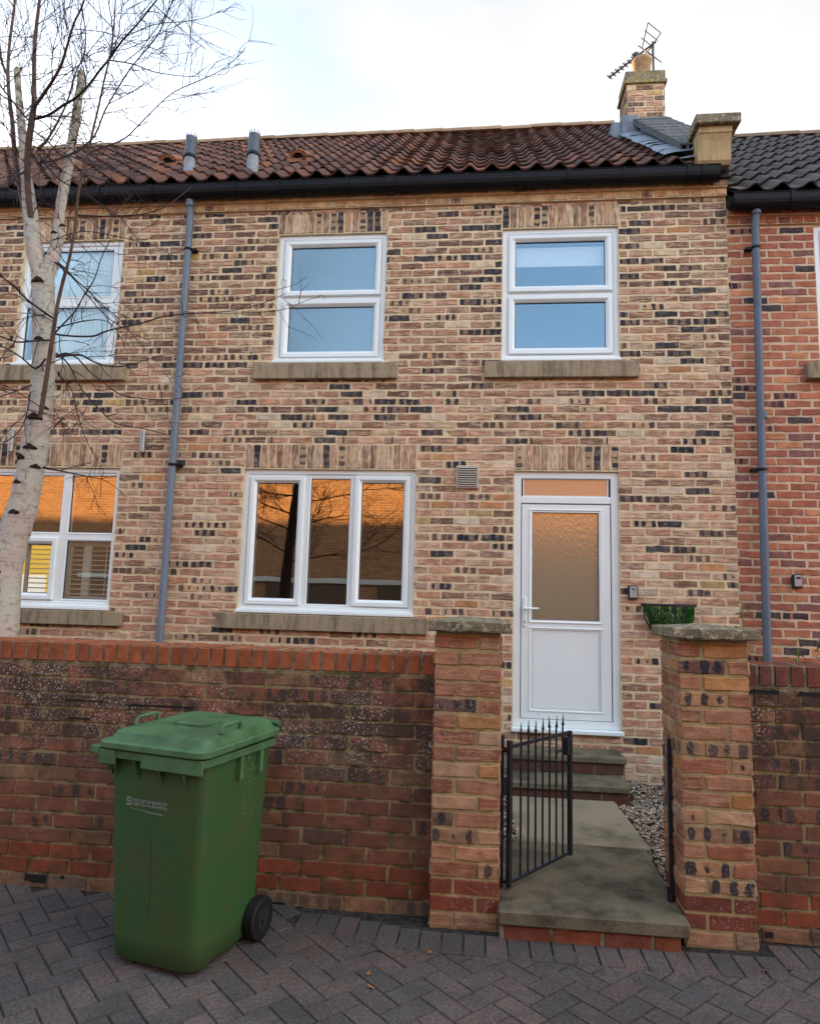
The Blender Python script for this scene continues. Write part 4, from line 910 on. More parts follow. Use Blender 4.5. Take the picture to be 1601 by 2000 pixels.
def box_leaf(mb, x0, x1, y0, y1, za, zb, th, bev=.008):
    """flag whose top slopes from za at y0 to zb at y1"""
    n = 6; vs = []
    b = MB(); b.box(x0, x1, y0, y1, -th, 0, bev=bev)
    vs = [(x+random.gauss(0, .0015), y, z+za+(zb-za)*(y-y0)/(y1-y0)) for x, y, z in b.v]
    mb.add(vs, b.f)
p = MB()
zs = lambda y: .13-.06*(y-3.4)/2.15
box_leaf(p, .112, .968, 3.405, 4.455, zs(3.405), zs(4.455), .066); p.v = [(x+(.05*(y-3.405)/1.05 if x > .9 else 0), y, z) for x, y, z in p.v]; box_leaf(p, .255, 1.05, 4.462, 5.56, zs(4.462), zs(5.56), .05)
nfl = len(p.f)//2; p.mi = [0]*nfl+[1]*(len(p.f)-nfl); tag(p.build('path', [MT['flag'], MT['flag2']]), kind='structure')
q = MB(); q.box(.115, .930, 3.43, 3.60, -.03, .062, 1)
lay(q, Vector((0, 3.428, 0)), X3, Z3, NY, .113, .935, -.012, .064, (), [(1, (0.20, 0.058, 0.028), .1, 0, .05), (1, (0.17, 0.052, 0.03), .1, 0, .1)], vstart=-.012, ch=.076, rough=.004, off=.02)
t = thing('gateway_step', 'low red brick riser under the front flagstone of the gateway', 'step', (.52, 3.5, 0)); q.build('riser', [MT['coping'], MT['copmortar']], t, attrs=True)
gb = MB(); gb.box(-7, 6, 3.80, 6.25, -.10, .045); tag(gb.build('garden_ground', MT['soil']), kind='structure')
# doorstep: two stone treads on red brick risers
t = thing('doorstep', 'two stone steps on dark red brick risers below the white door', 'steps', (.75, 5.9, .07))
def tread(x0, x1, y0, y1, z):
    m = MB(); m.box(x0, x1, y0, y1, z-.05, z, bev=.008); m.build('tread', MT['flag'], t)
tread(.26, 1.165, 5.545, 5.90, .178); tread(.28, 1.205, 5.865, 6.207, .322)
def riser(x0, x1, y0, y1, z0, z1):
    m = MB(); m.box(x0+.003, x1-.003, y0+.003, y1, z0, z1, 1)
    pl = [(1, (0.16, 0.04, 0.025), .1, 0, .1), (1, (0.12, 0.035, 0.025), .1, 0, .2)]
    lay(m, Vector((0, y0, 0)), X3, Z3, NY, x0, x1, z0, z1, (), pl, vstart=z0, ch=max(.05, z1-z0), rough=.002)
    lay(m, Vector((x1, 0, 0)), Y3, Z3, X3, y0, y1, z0, z1, (), pl, vstart=z0, ch=max(.05, z1-z0), rough=.002)
    m.build('riser', [MT['wallbrick'], MT['wallmortar']], t, attrs=True)
riser(.275, 1.150, 5.57, 6.20, .03, .1275); riser(.29, 1.19, 5.89, 6.205, .179, .2715)
# gravel beds
def gravel():
    mb = MB(); rr = random.Random(3)
    cols = [(0.22, 0.18, 0.14), (0.30, 0.25, 0.19), (0.13, 0.11, 0.10), (0.19, 0.12, 0.085), (0.36, 0.33, 0.28), (0.16, 0.15, 0.15), (0.26, 0.20, 0.14)]
    base = [(1, 0, 0), (0, 1, 0), (-1, 0, 0), (0, -1, 0), (0, 0, 1), (0, 0, -1)]
    fs = [(0, 1, 4), (1, 2, 4), (2, 3, 4), (3, 0, 4), (1, 0, 5), (2, 1, 5), (3, 2, 5), (0, 3, 5)]
    areas = [(1.03, 2.05, 3.84, 6.20, 6200), (-.16, .27, 3.84, 6.20, 2600), (-1.0, -.16, 3.84, 6.2, 900), (2.05, 3.0, 3.84, 6.2, 700)]
    for x0, x1, y0, y1, n in areas:
        for _ in range(n):
            x, y = rr.uniform(x0, x1), rr.uniform(y0, y1)
            if x0 == 1.03 and x < 1.075 and rr.random() < .8 and y > 4.45: continue
            if x0 == 1.03 and x < 1.18 and y > 5.5: continue
            if x > .15 and x < .5 and y > 5.5: continue
            edge = .012 if (.95 < x < 1.07 or .05 < x < .28) else 0
            s = rr.uniform(.007, .016); R = Matrix.Rotation(rr.uniform(0, 6.3), 3, 'Z') @ Matrix.Rotation(rr.uniform(-.6, .6), 3, 'X')
            sc3 = Vector((s*rr.uniform(.9, 1.5), s*rr.uniform(.7, 1.1), s*rr.uniform(.45, .8)))
            z = .052+.02*rr.random()+.012*math.sin(x*9)*math.sin(y*7)+edge
            vs = [Vector((x, y, z))+R @ Vector((b[0]*sc3.x, b[1]*sc3.y, b[2]*sc3.z)) for b in base]
            c = rr.choice(cols); q = rr.uniform(.7, 1.25); mb.add(vs, fs, 0, (c[0]*q*1.4, c[1]*q*1.3, c[2]*q*1.18))
    return mb.build('gravel', mat_attr('gravel_stone', .8, .3, var=.25, scale=120, bump=0), attrs=True)
tag(gravel(), kind='stuff')
gs = random.Random(9)
# ------------------------------------------------------------------ iron gate, standing open
def gate():
    t = thing('iron_gate', 'black iron gate with spiked bars, standing open inwards', 'gate', (.165, 3.66, .13))
    A = Vector((.168, 3.66, 0)); B = Vector((.532, 4.15, 0)); D = (B-A); Ln = D.length; D.normalize(); Pn = Vector((-D.y, D.x, 0))
    def P(s, z, o=0): return A+D*s+Pn*o+Z3*z
    def bar(z0, z1, s, h, name, pt=None):
        m = MB(); Mx = Matrix.Translation(A+D*s) @ Matrix.Rotation(math.atan2(D.y, D.x), 4, 'Z'); m.box(-h, h, -h, h, z0, z1, bev=.002, M=Mx); return m
    m = bar(.135, .825, 0.0, .012, 'stile'); m.build('stile', MT['iron'], t)
    m = bar(.140, .822, Ln, .012, 'stile'); m.build('stile', MT['iron'], t)
    for z0, z1, n in ((.805, .822, 'top_rail'), (.148, .165, 'bottom_rail')):
        m = MB(); a, b = A, B; Mx = Matrix.Translation(A) @ Matrix.Rotation(math.atan2(D.y, D.x), 4, 'Z'); m.box(.012, Ln-.012, -.006, .006, z0, z1, M=Mx); m.build(n, MT['iron'], t)
    for k in range(7):
        s = Ln*(.17+.70*k/6); m = MB()
        m.tube([P(s, .150), P(s, .84)], .0058, 8)
        top = .905+.004*math.sin(k*2.1); b = random.gauss(0, .002)
        m.tube([P(s, .84), P(s, top-.045), P(s+b, top-.038), P(s+b, top-.030), P(s+b*2, top+.02)], [.0055, .005, .010, .006, .001], 8)
        m.build('spiked_bar', MT['iron'], t)
    m = MB(); m.tube([P(0, .80), P(0, .845)], .016, 10); m.tube([A+Vector((-.045, .03, .79)), A+Vector((0, 0, .79))], .008, 8); m.tube([A+Vector((-.045, .03, .155)), A+Vector((0, 0, .155))], .010, 8); m.build('hinge', MT['iron'], t)
    m = MB(); Mx = Matrix.Translation(B) @ Matrix.Rotation(math.atan2(D.y, D.x), 4, 'Z'); m.box(-.045, .012, -.012, .016, .69, .79, bev=.003, M=Mx); m.tube([P(Ln-.035, .715, .02), P(Ln-.075, .715, .03), P(Ln-.085, .700, .03)], .006, 8); m.build('latch', MT['iron'], t)
    h = thing('gate_post', 'thin black iron hinge post fixed to the left gate pier', 'post', (.128, 3.70, 0))
    m = MB(); m.box(.119, .141, 3.69, 3.712, .06, .865, bev=.002); m.build('post_bar', MT['iron'], h); m = MB(); m.tube([(.13, 3.70, .80), (.168, 3.665, .80)], .006, 8); m.build('bracket', MT['iron'], h)
    h = thing('gate_post', 'thin black iron latch post fixed to the right gate pier', 'post', (.96, 3.68, 0))
    m = MB(); m.box(.950, .970, 3.66, 3.682, .06, .89, bev=.002); m.build('post_bar', MT['iron'], h)
    m = MB(); m.box(.935, .969, 3.655, 3.659, .10, .19); m.tube([(.945, 3.65, .085), (.955, 3.65, .16)], .010, 8); m.build('latch_keep', MT['iron'], h)
gate()
# ------------------------------------------------------------------ wheelie bin (built in its own axes, then placed)
def binn():
    t = thing('wheelie_bin', 'green wheeled rubbish bin with faded lid and worn white print, on the block paving', 'bin', (-1.268, 3.145, 0), math.radians(-14.95)); t.scale = (1.03, 1.03, 1.055)
    def put(mb, name, mat, par=t):
        o = mb.build(name, mat); o.parent = par; return o
    def rr(u0, u1, v0, v1, z, r, n=5, dz=0.0):
        P = []
        for cx, cy, a0 in ((u1-r, v0+r, -PI/2), (u1-r, v1-r, 0), (u0+r, v1-r, PI/2), (u0+r, v0+r, PI)):
            for k in range(n+1):
                a = a0+PI/2*k/n; x, y = cx+r*math.cos(a), cy+r*math.sin(a); P.append((x, y, z+dz*(y-v0)/(v1-v0)))
        return P
    b = MB()
    b.loft([rr(-.185, .185, -.215, .19, .012, .06), rr(-.212, .212, -.240, .208, .03, .07), rr(-.216, .216, -.244, .212, .12, .06), rr(-.233, .233, -.270, .214, .60, .045), rr(-.242, .242, -.285, .216, .84, .035)], smooth=True, cap0=False)
    b.add(rr(-.185, .185, -.215, .19, .012, .06), [tuple(range(24))[::-1]])
    put(b, 'body', MT['bin'])
    b = MB()   # rim of the body with its gussets
    b.loft([rr(-.246, .246, -.290, .22, .800, .04), rr(-.262, .262, -.315, .235, .803, .04), rr(-.262, .262, -.315, .235, .832, .04), rr(-.240, .240, -.28, .21, .834, .04)], smooth=False)
    for u in (-.20, -.085, .035, .150):
        b.add([(u-.004, -.283, .79), (u+.004, -.283, .79), (u+.004, -.318, .803), (u-.004, -.318, .803), (u-.003, -.270, .70), (u+.003, -.270, .70)], [(0, 1, 5, 4), (2, 3, 4, 5), (1, 2, 5), (3, 0, 4)])
    for v in (-.05, .10):
        b.box(.238, .262, v-.012, v+.012, .71, .80)
    put(b, 'rim', MT['binlid'])
    for u0, u1 in ((-.262, -.175), (-.045, .262)):   # the front lip hangs down either side of the lifting slot
        f = MB(); f.box(u0, u1, -.322, -.312, .775, .833, bev=.004); put(f, 'front_lip', MT['binlid'])
    f = MB()
    pts = [(-.262-.065, -.30), (-.262, -.322), (-.262, -.16), (-.262-.055, -.20)]
    f.loft([[(x, y, z) for x, y in pts] for z in (.812, .836)]); f.loft([[(-.255, -.25, .81), (-.25, -.25, .72), (-.25, -.24, .72), (-.255, -.24, .81)], [(-.31, -.27, .812), (-.31, -.268, .80), (-.31, -.262, .80), (-.31, -.262, .812)]])
    put(f, 'lifting_lug', MT['binlid'])
    l = MB(); dz = .010
    l.loft([rr(-.272, .272, -.328, .245, .838, .05, dz=dz), rr(-.276, .276, -.332, .250, .842, .05, dz=dz), rr(-.276, .276, -.332, .250, .862, .05, dz=dz), rr(-.268, .268, -.322, .246, .868, .05, dz=dz),
            rr(-.250, .250, -.300, .240, .869, .05, dz=dz), rr(-.236, .236, -.285, .235, .898, .05, dz=dz), rr(-.205, .205, -.255, .215, .905, .05, dz=dz)], smooth=False)
    l.loft([rr(-.085, .085, -.10, .06, .900, .03), rr(-.085, .085, -.10, .06, .918, .03), rr(-.07, .07, -.085, .045, .926, .03)])
    lid = put(l, 'lid', MT['binlid'])
    for sx in (-1, 1):
        h = MB(); x = sx*.222; y0, y1 = -.16, -.02
        h.tube([(x, y0, .905), (x, y0+.006, .930), (x, y0+.02, .936), (x, y1-.02, .938), (x, y1-.006, .932), (x, y1, .905)], [.010, .009, .009, .009, .009, .010], 8); put(h, 'lid_handle', MT['binlid'], lid)
    h = MB(); h.tube([(-.24, .275, .885), (.24, .275, .885)], .014, 10); h.box(-.17, -.10, .20, .285, .868, .905, bev=.01); h.box(.10, .17, .20, .285, .868, .905, bev=.01); put(h, 'rear_handle', MT['binlid'])
    for sx in (-1, 1):
        w = MB(); x = sx*.246; y, z, r = .165, .086, .086
        w.tube([(x-.024, y, z), (x-.020, y, z), (x+.020, y, z), (x+.024, y, z)], [r-.008, r, r, r-.008], 28, smooth=False); o = put(w, 'wheel', MT['black'])
        c = MB(); xo = x+sx*.0245; c.tube([(xo-.004, y, z), (xo+.003, y, z)], .046, 20); c.tube([(xo, y, z), (xo+.010, y, z)], .018, 14); put(c, 'hub', MT['gasket'], o)
    a = MB(); a.tube([(-.23, .165, .086), (.23, .165, .086)], .011, 8); put(a, 'axle', MT['gasket'])
    # worn white print
    wm_ = NB('worn_print'); oo = wm_.obj(); cc = wm_.fin((0.24, 0.27, 0.24, 1), .7)
    s = MB(); st = lambda x, z, w, h: s.box(x, x+w, 0, .0012, z, z+h)
    X, Z = -.140, .618
    for q in ((0, .026, .024, .006), (0, .013, .024, .006), (0, 0, .024, .006), (0, .013, .007, .016), (.017, .003, .007, .014)): st(X+q[0], Z+q[1], q[2], q[3])
    rn = random.Random(5)
    for row, (z, h) in enumerate(((.634, .013), (.619, .012))):
        x = X+.030
        while x < X+.205:
            w = rn.choice((.0018, .0022, .003)); hh = h*rn.uniform(.65, 1); st(x, z+rn.uniform(0, h-hh), w, hh)
            if rn.random() < .45: st(x, z+rn.choice((0, h*.45, h*.8)), .008, .0022)
            x += rn.uniform(.0045, .0085)
    for k in range(16): st(X+.02+k*.0112+rn.uniform(0, .002), .606-.0006*k, .008*rn.uniform(.6, 1), .0022)
    for k in range(8): st(X+.10+k*.0105, .597, .007*rn.uniform(.6, 1), .004)
    lean = math.atan(.026/.48)
    o = put(s, 'worn_print', cc); o.location = (0, -.2415-.0315*1.0, 0.0); o.rotation_euler = (lean, 0, 0); o.location = (0, -.2400, 0)
binn()
# ------------------------------------------------------------------ small things on the walls
def keysafe(x, z, label, y=FA, light=False):
    t = thing('key_safe', label, 'key box', (x, y, z)); m = MB(); m.box(x-.042, x+.042, y-.038, y, z-.060, z+.060, bev=.012); m.build('case', MT['gasket'], t)
    m = MB(); m.box(x-.029, x+.031, y-.048, y-.034, z-.050, z+.050, bev=.008); m.build('front_cover', MT['silver'], t)
    m = MB(); m.box(x-.018, x+.018, y-.0495, y-.047, z+.018, z+.036) if light else m.ring(x-.018, x+.014, z+.022, z+.036, [(0, y-.0495), (.004, y-.0495), (.004, y-.047)]); m.build('release_catch', MT['gasket'], t)
keysafe(1.340, 1.663, 'small silver and black key box beside the white door'); keysafe(2.718, 1.795, 'pale key box on the red brick wall at the right edge', FA+.014, True)
def basket():
    t = thing('wall_basket', 'black iron wall basket full of green moss, behind the right gate pier', 'wall basket', (1.635, FA, 1.45))
    cx = 1.645; y1 = FA; m = MB()
    arc = lambda r, d, z: [(cx-r*math.cos(PI*k/12), y1-d*math.sin(PI*k/12), z) for k in range(13)]
    m.tube(arc(.215, .20, 1.56), .006, 6); m.tube(arc(.15, .13, 1.34), .006, 6)
    for k in range(0, 13):
        if k % 2 == 0:
            a = arc(.212, .198, 1.56)[k]; b_ = arc(.205, .19, 1.44)[k]; c = arc(.15, .13, 1.34)[k]; m.tube([a, b_, c], .006, 5)
    m.box(cx-.235, cx+.235, y1-.012, y1, 1.552, 1.572); m.build('rack', MT['iron'], t)
    f = MB(); rn = random.Random(11)
    for _ in range(7000):
        a = rn.uniform(0, PI); h = rn.random(); z = 1.34+.20*h; k = .74+.26*h; r = (.198*k, .184*k)
        j = rn.uniform(.90, 1.07); P = Vector((cx-r[0]*j*math.cos(a), y1-r[1]*j*math.sin(a), z+rn.uniform(-.01, .015)))
        if P.y > y1-.004: P.y = y1-.004
        d = Vector((rn.gauss(0, 1), rn.gauss(0, 1), rn.gauss(0, 1))).normalized()*.013; e = Vector((rn.gauss(0, 1), rn.gauss(0, 1), rn.gauss(0, 1))).normalized()*.005
        f.add([P-e, P+e, P+d], [(0, 1, 2)])
    f.build('moss_filling', MT['basketgreen'], t)
basket()
for x, z0, z1, lb in ((-3.246, 2.885, 3.095, 'slim grey cylinder light on the brick wall left of the downpipe'), (-4.600, 2.885, 3.10, 'slim grey cylinder light above the shuttered window, left of the birch trunk')):
    t = thing('wall_light', lb, 'wall light', (x, FA, z0)); m = MB(); m.tube([(x, FA-.055, z0), (x, FA-.055, z1)], .029, 16); m.build('cylinder', MT['alu'], t); m = MB(); m.box(x-.015, x+.015, FA-.04, FA, (z0+z1)/2-.03, (z0+z1)/2+.03); m.build('wall_plate', MT['alu'], t)
def aerial():
    t = thing('tv_aerial', 'rooftop television aerial on a short mast behind the chimney pot', 'aerial', (2.13, 8.55, 8.2))
    m = MB(); m.tube([(2.225, 8.60, 8.2), (2.225, 8.60, 9.10)], .017, 8); m.build('mast', MT['aer'], t)
    A = Vector((2.20, 8.60, 9.05)); B = Vector((1.745, 9.13, 9.04)); D = (B-A).normalized(); S = Vector((D.y, -D.x, 0)); A2 = A-D*.08
    m = MB(); m.tube([A2, B], .013, 6); m.build('boom', MT['aer'], t)
    for k in range(8):
        c = A+(B-A)*(.30+.098*k); m = MB(); m.tube([c-S*.055, c+S*.055], .008, 5); m.tube([c-Z3*.02, c+Z3*.04], .008, 5); m.build('director', MT['aer'], t)
    m = MB()
    for sz in (1, -1):
        a = A+D*.10; e = A-D*.06+Z3*sz*.22
        for s in (-.14, .14): m.tube([a+S*s*.4, e+S*s], .007, 5)
        for k in range(4):
            q = a+(e-a)*(k/3.0); m.tube([q-S*.14, q+S*.14], .006, 5)
    c = A+D*.24; m.tube([c-S*.08, c+S*.08], .012, 6); m.tube([c-Z3*.045, c+Z3*.045], .045, 10); m.build('reflector', MT['aer'], t)
    m = MB(); m.tube([(2.20, 8.58, 9.0), (2.10, 8.50, 8.85), (2.06, 8.47, 8.75), (2.05, 8.60, 8.40)], .007, 5); m.build('cable', MT['gasket'], t)
aerial()
# ------------------------------------------------------------------ birch
LIMBS=[
('trunk',[(-3.139,4.3,0.651,0.1346),(-3.154,4.3,0.977,0.1277),(-3.162,4.3,1.243,0.1243),(-3.182,4.3,1.655,0.1174),(-3.137,4.3,1.884,0.1035),(-3.087,4.3,2.076,0.0932),(-3.059,4.3,2.27,0.0897),(-3.042,4.3,2.465,0.0863),(-3.034,4.3,2.562,0.0828),(-3.028,4.3,2.732,0.0794),(-3.027,4.3,3.016,0.0759),(-3.053,4.3,3.31,0.0725),(-3.087,4.3,3.608,0.0725),(-3.105,4.3,3.749,0.0759)]),
('stem',[(-3.103,4.3,3.73,0.0621),(-3.17,4.306,3.889,0.0588),(-3.211,4.311,4.021,0.0571),(-3.26,4.317,4.23,0.0502),(-3.305,4.322,4.433,0.0416),(-3.346,4.328,4.6,0.0347),(-3.396,4.333,4.85,0.0296),(-3.443,4.339,5.063,0.0261),(-3.486,4.344,5.278,0.0227),(-3.514,4.35,5.42,0.0175)]),
('stem',[(-3.087,4.3,3.718,0.0552),(-3.061,4.32,3.874,0.0485),(-3.051,4.34,4.032,0.0418),(-3.066,4.36,4.249,0.035),(-3.072,4.38,4.422,0.0352),(-3.061,4.4,4.678,0.0336),(-3.066,4.42,4.898,0.0319),(-3.069,4.44,5.101,0.0303),(-3.077,4.46,5.265,0.0269),(-3.08,4.48,5.388,0.0306),(-3.098,4.5,5.501,0.0235)]),
('shoot',[(-3.226,4.28,4.187,0.0206),(-3.243,4.252,4.347,0.0205),(-3.25,4.224,4.526,0.022),(-3.239,4.196,4.684,0.0219),(-3.213,4.168,4.84,0.0217),(-3.186,4.14,4.956,0.0183),(-3.187,4.112,5.152,0.0149),(-3.183,4.084,5.328,0.0131),(-3.166,4.056,5.502,0.0114),(-3.142,4.028,5.675,0.0097),(-3.121,4.0,5.889,0.008)]),
('shoot',[(-3.287,4.3,4.221,0.0173),(-3.367,4.325,4.437,0.0174),(-3.453,4.35,4.7,0.0175),(-3.525,4.375,5.011,0.0158),(-3.593,4.4,5.244,0.0141),(-3.649,4.425,5.482,0.0124),(-3.682,4.45,5.767,0.0107),(-3.697,4.475,6.058,0.009),(-3.721,4.5,6.355,0.0072)]),
('shoot',[(-3.706,4.5,5.504,0.0108),(-3.856,4.6,5.731,0.0092),(-3.974,4.7,5.963,0.0094),(-4.104,4.8,6.298,0.0077)]),
('shoot',[(-2.915,4.15,2.683,0.015),(-2.884,4.125,2.869,0.0149),(-2.855,4.1,3.071,0.0148),(-2.827,4.075,3.273,0.0131),(-2.8,4.05,3.422,0.0114),(-2.76,4.025,3.577,0.0113),(-2.712,4.0,3.735,0.0096),(-2.68,3.975,3.935,0.0096),(-2.662,3.95,4.1,0.0087),(-2.632,3.925,4.245,0.0087),(-2.588,3.9,4.389,0.0078),(-2.551,3.875,4.533,0.007),(-2.509,3.85,4.694,0.0062),(-2.477,3.825,4.819,0.0054),(-2.433,3.8,4.996,0.0053),(-2.408,3.775,5.156,0.0045),(-2.398,3.75,5.354,0.0038)]),
('branch',[(-3.124,4.05,4.844,0.0114),(-3.008,3.986,4.903,0.0112),(-2.897,3.921,4.958,0.0102),(-2.803,3.857,5.012,0.0093),(-2.728,3.793,5.1,0.0076),(-2.653,3.729,5.185,0.0067),(-2.566,3.664,5.228,0.0059),(-2.493,3.6,5.305,0.0043)]),
('branch',[(-3.141,4.1,4.817,0.0099),(-3.01,4.06,4.807,0.009),(-2.876,4.02,4.846,0.0081),(-2.76,3.98,4.866,0.008),(-2.65,3.94,4.922,0.0079),(-2.56,3.9,4.986,0.007),(-2.473,3.86,5.032,0.007),(-2.367,3.82,5.128,0.0061),(-2.254,3.78,5.195,0.0053),(-2.131,3.74,5.296,0.0045),(-2.048,3.7,5.354,0.0045)]),
('branch',[(-3.094,4.1,4.59,0.0082),(-3.075,4.171,4.718,0.0084),(-3.047,4.243,4.949,0.0068),(-3.052,4.314,5.148,0.0061),(-3.072,4.386,5.395,0.0053),(-3.063,4.457,5.626,0.0054),(-3.122,4.529,5.891,0.0045),(-3.223,4.6,6.19,0.0037)]),
('branch',[(-3.07,4.3,4.65,0.0069),(-2.993,4.375,4.76,0.007),(-2.913,4.45,4.933,0.0063),(-2.895,4.525,5.2,0.0054),(-2.828,4.6,5.495,0.0055),(-2.785,4.675,5.71,0.0047),(-2.681,4.75,5.973,0.0048),(-2.654,4.825,6.179,0.0039),(-2.623,4.9,6.485,0.0039)]),
('branch',[(-2.795,4.2,4.608,0.0067),(-2.689,4.267,4.71,0.006),(-2.599,4.333,4.814,0.0052),(-2.548,4.4,4.958,0.0044),(-2.476,4.467,5.134,0.0036),(-2.361,4.533,5.328,0.0036),(-2.176,4.6,5.48,0.0037),(-2.067,4.667,5.604,0.0028),(-1.953,4.733,5.779,0.0028),(-1.926,4.8,5.917,0.0023)]),
('branch',[(-2.558,4.0,5.147,0.0048),(-2.465,4.125,5.221,0.0041),(-2.379,4.25,5.262,0.0034),(-2.249,4.375,5.327,0.0026),(-2.15,4.5,5.417,0.0022)]),
('branch',[(-2.222,3.9,5.456,0.0031),(-2.197,4.067,5.508,0.0033),(-2.122,4.233,5.516,0.0025),(-2.079,4.4,5.559,0.0023)]),
('branch',[(-2.573,4.15,5.449,0.0033),(-2.416,4.263,5.652,0.0034),(-2.241,4.375,5.77,0.0026),(-2.138,4.487,5.899,0.0023),(-2.071,4.6,6.057,0.002)]),
('branch',[(-2.902,4.2,3.282,0.0076),(-2.849,4.217,3.277,0.0068),(-2.748,4.233,3.275,0.0068),(-2.647,4.25,3.284,0.0068),(-2.586,4.267,3.32,0.006),(-2.486,4.283,3.355,0.0055),(-2.35,4.3,3.389,0.0052),(-2.196,4.317,3.446,0.0045),(-2.021,4.333,3.472,0.0038),(-1.844,4.35,3.484,0.0035),(-1.669,4.367,3.511,0.0028),(-1.495,4.383,3.567,0.0023),(-1.358,4.4,3.64,0.0019)]),
('branch',[(-2.136,4.2,3.394,0.0034),(-1.93,4.217,3.42,0.0027),(-1.687,4.233,3.423,0.0024),(-1.411,4.25,3.44,0.0022),(-1.277,4.267,3.474,0.0019),(-1.195,4.283,3.524,0.0019),(-1.095,4.3,3.562,0.0017)]),
('branch',[(-1.828,4.3,3.536,0.0028),(-1.631,4.35,3.592,0.0024),(-1.432,4.4,3.664,0.0021),(-1.321,4.45,3.723,0.002),(-1.246,4.5,3.803,0.0018)]),
('branch',[(-2.902,4.2,3.289,0.0067),(-2.88,4.25,3.376,0.006),(-2.828,4.3,3.497,0.0052),(-2.814,4.35,3.633,0.0044),(-2.779,4.4,3.772,0.0039),(-2.774,4.45,3.954,0.0036),(-2.749,4.5,4.12,0.0033)]),
('branch',[(-2.959,4.25,3.414,0.0077),(-3.024,4.2,3.457,0.0076),(-3.108,4.15,3.52,0.0067),(-3.153,4.1,3.578,0.0066),(-3.194,4.05,3.609,0.0057),(-3.234,4.0,3.64,0.0048)]),
('branch',[(-2.973,4.25,3.259,0.0068),(-3.03,4.162,3.218,0.0067),(-3.074,4.075,3.177,0.0057),(-3.101,3.987,3.171,0.0048),(-3.124,3.9,3.171,0.0047)]),
('branch',[(-2.951,4.2,3.108,0.0067),(-3.018,4.2,3.037,0.0067),(-3.119,4.2,3.11,0.0051),(-3.219,4.2,3.169,0.0051),(-3.318,4.2,3.214,0.0042)]),
('branch',[(-2.938,4.2,3.801,0.0084),(-2.898,4.237,3.77,0.0068),(-2.832,4.275,3.701,0.0051),(-2.753,4.312,3.634,0.0043),(-2.673,4.35,3.555,0.0038),(-2.564,4.388,3.467,0.0035),(-2.468,4.425,3.356,0.0028),(-2.322,4.463,3.198,0.0023),(-2.195,4.5,3.041,0.0022)]),
('branch',[(-2.918,4.15,3.775,0.0067),(-2.809,4.18,3.683,0.0042),(-2.705,4.21,3.566,0.0037),(-2.58,4.24,3.43,0.0034),(-2.46,4.27,3.349,0.0027),(-2.284,4.3,3.267,0.0024)]),
('branch',[(-2.878,4.2,3.119,0.0084),(-2.812,4.237,3.143,0.0085),(-2.743,4.275,3.156,0.0069),(-2.688,4.312,3.129,0.0061),(-2.614,4.35,3.108,0.0052),(-2.523,4.388,3.113,0.0044),(-2.414,4.425,3.155,0.0036),(-2.286,4.463,3.217,0.0029),(-2.153,4.5,3.248,0.0025)]),
('branch',[(-2.878,4.2,3.119,0.0084),(-2.832,4.237,3.157,0.0068),(-2.771,4.275,3.134,0.0051),(-2.7,4.312,3.055,0.0043),(-2.623,4.35,2.994,0.0035),(-2.506,4.388,2.913,0.0035),(-2.374,4.425,2.895,0.0032),(-2.186,4.463,2.898,0.0025),(-2.055,4.5,2.928,0.0022)]),
('branch',[(-2.812,4.1,3.106,0.0066),(-2.737,4.133,3.04,0.005),(-2.652,4.167,2.881,0.0042),(-2.533,4.2,2.75,0.0042),(-2.418,4.233,2.66,0.0034),(-2.236,4.267,2.634,0.0031),(-2.088,4.3,2.601,0.0021)]),
('branch',[(-2.822,4.1,3.284,0.0049),(-2.669,4.125,3.335,0.0041),(-2.54,4.15,3.354,0.0033),(-2.46,4.175,3.309,0.0027),(-2.39,4.2,3.175,0.0022)]),
('branch',[(-2.849,4.2,3.01,0.0084),(-2.849,4.22,2.988,0.0068),(-2.772,4.24,2.904,0.0034),(-2.735,4.26,2.767,0.0034),(-2.675,4.28,2.594,0.0027),(-2.58,4.3,2.422,0.0024)]),
('branch',[(-2.928,4.25,2.364,0.0085),(-2.789,4.237,2.338,0.0051),(-2.634,4.225,2.309,0.0037),(-2.499,4.213,2.284,0.003),(-2.439,4.2,2.293,0.0024)]),
('branch',[(-3.038,4.2,2.875,0.0051),(-3.006,4.133,2.661,0.0041),(-3.018,4.067,2.541,0.0033),(-3.067,4.0,2.457,0.0032)]),
('branch',[(-3.036,4.2,2.922,0.0051),(-3.074,4.1,2.844,0.0041),(-3.102,4.0,2.779,0.0032)]),
('branch',[(-2.753,4.1,4.084,0.0066),(-2.655,4.167,4.113,0.0059),(-2.546,4.233,4.149,0.0051),(-2.396,4.3,4.199,0.0043),(-2.283,4.367,4.287,0.0035),(-2.208,4.433,4.404,0.0032),(-2.148,4.5,4.525,0.0027)]),
('branch',[(-3.035,4.25,3.99,0.0034),(-2.836,4.287,4.074,0.0034),(-2.587,4.325,4.05,0.0028),(-2.335,4.363,3.994,0.0023),(-2.196,4.4,3.933,0.0018)]),
('branch',[(-3.162,4.2,4.624,0.0059),(-3.052,4.26,4.483,0.0051),(-2.927,4.32,4.418,0.0043),(-2.759,4.38,4.331,0.0035),(-2.628,4.44,4.243,0.0029),(-2.53,4.5,4.114,0.0022)]),
('branch',[(-3.264,4.25,4.524,0.0068),(-3.266,4.133,4.407,0.0058),(-3.243,4.017,4.273,0.0048),(-3.238,3.9,4.179,0.0047)]),
('branch',[(-3.302,4.25,4.926,0.006),(-3.304,4.133,4.937,0.0058),(-3.297,4.017,4.943,0.0048),(-3.286,3.9,4.943,0.0047)]),
('branch',[(-3.166,4.2,4.545,0.0067),(-3.093,4.3,4.643,0.006),(-3.028,4.4,4.758,0.0053),(-3.0,4.5,4.89,0.0045),(-2.945,4.6,5.001,0.0037)]),
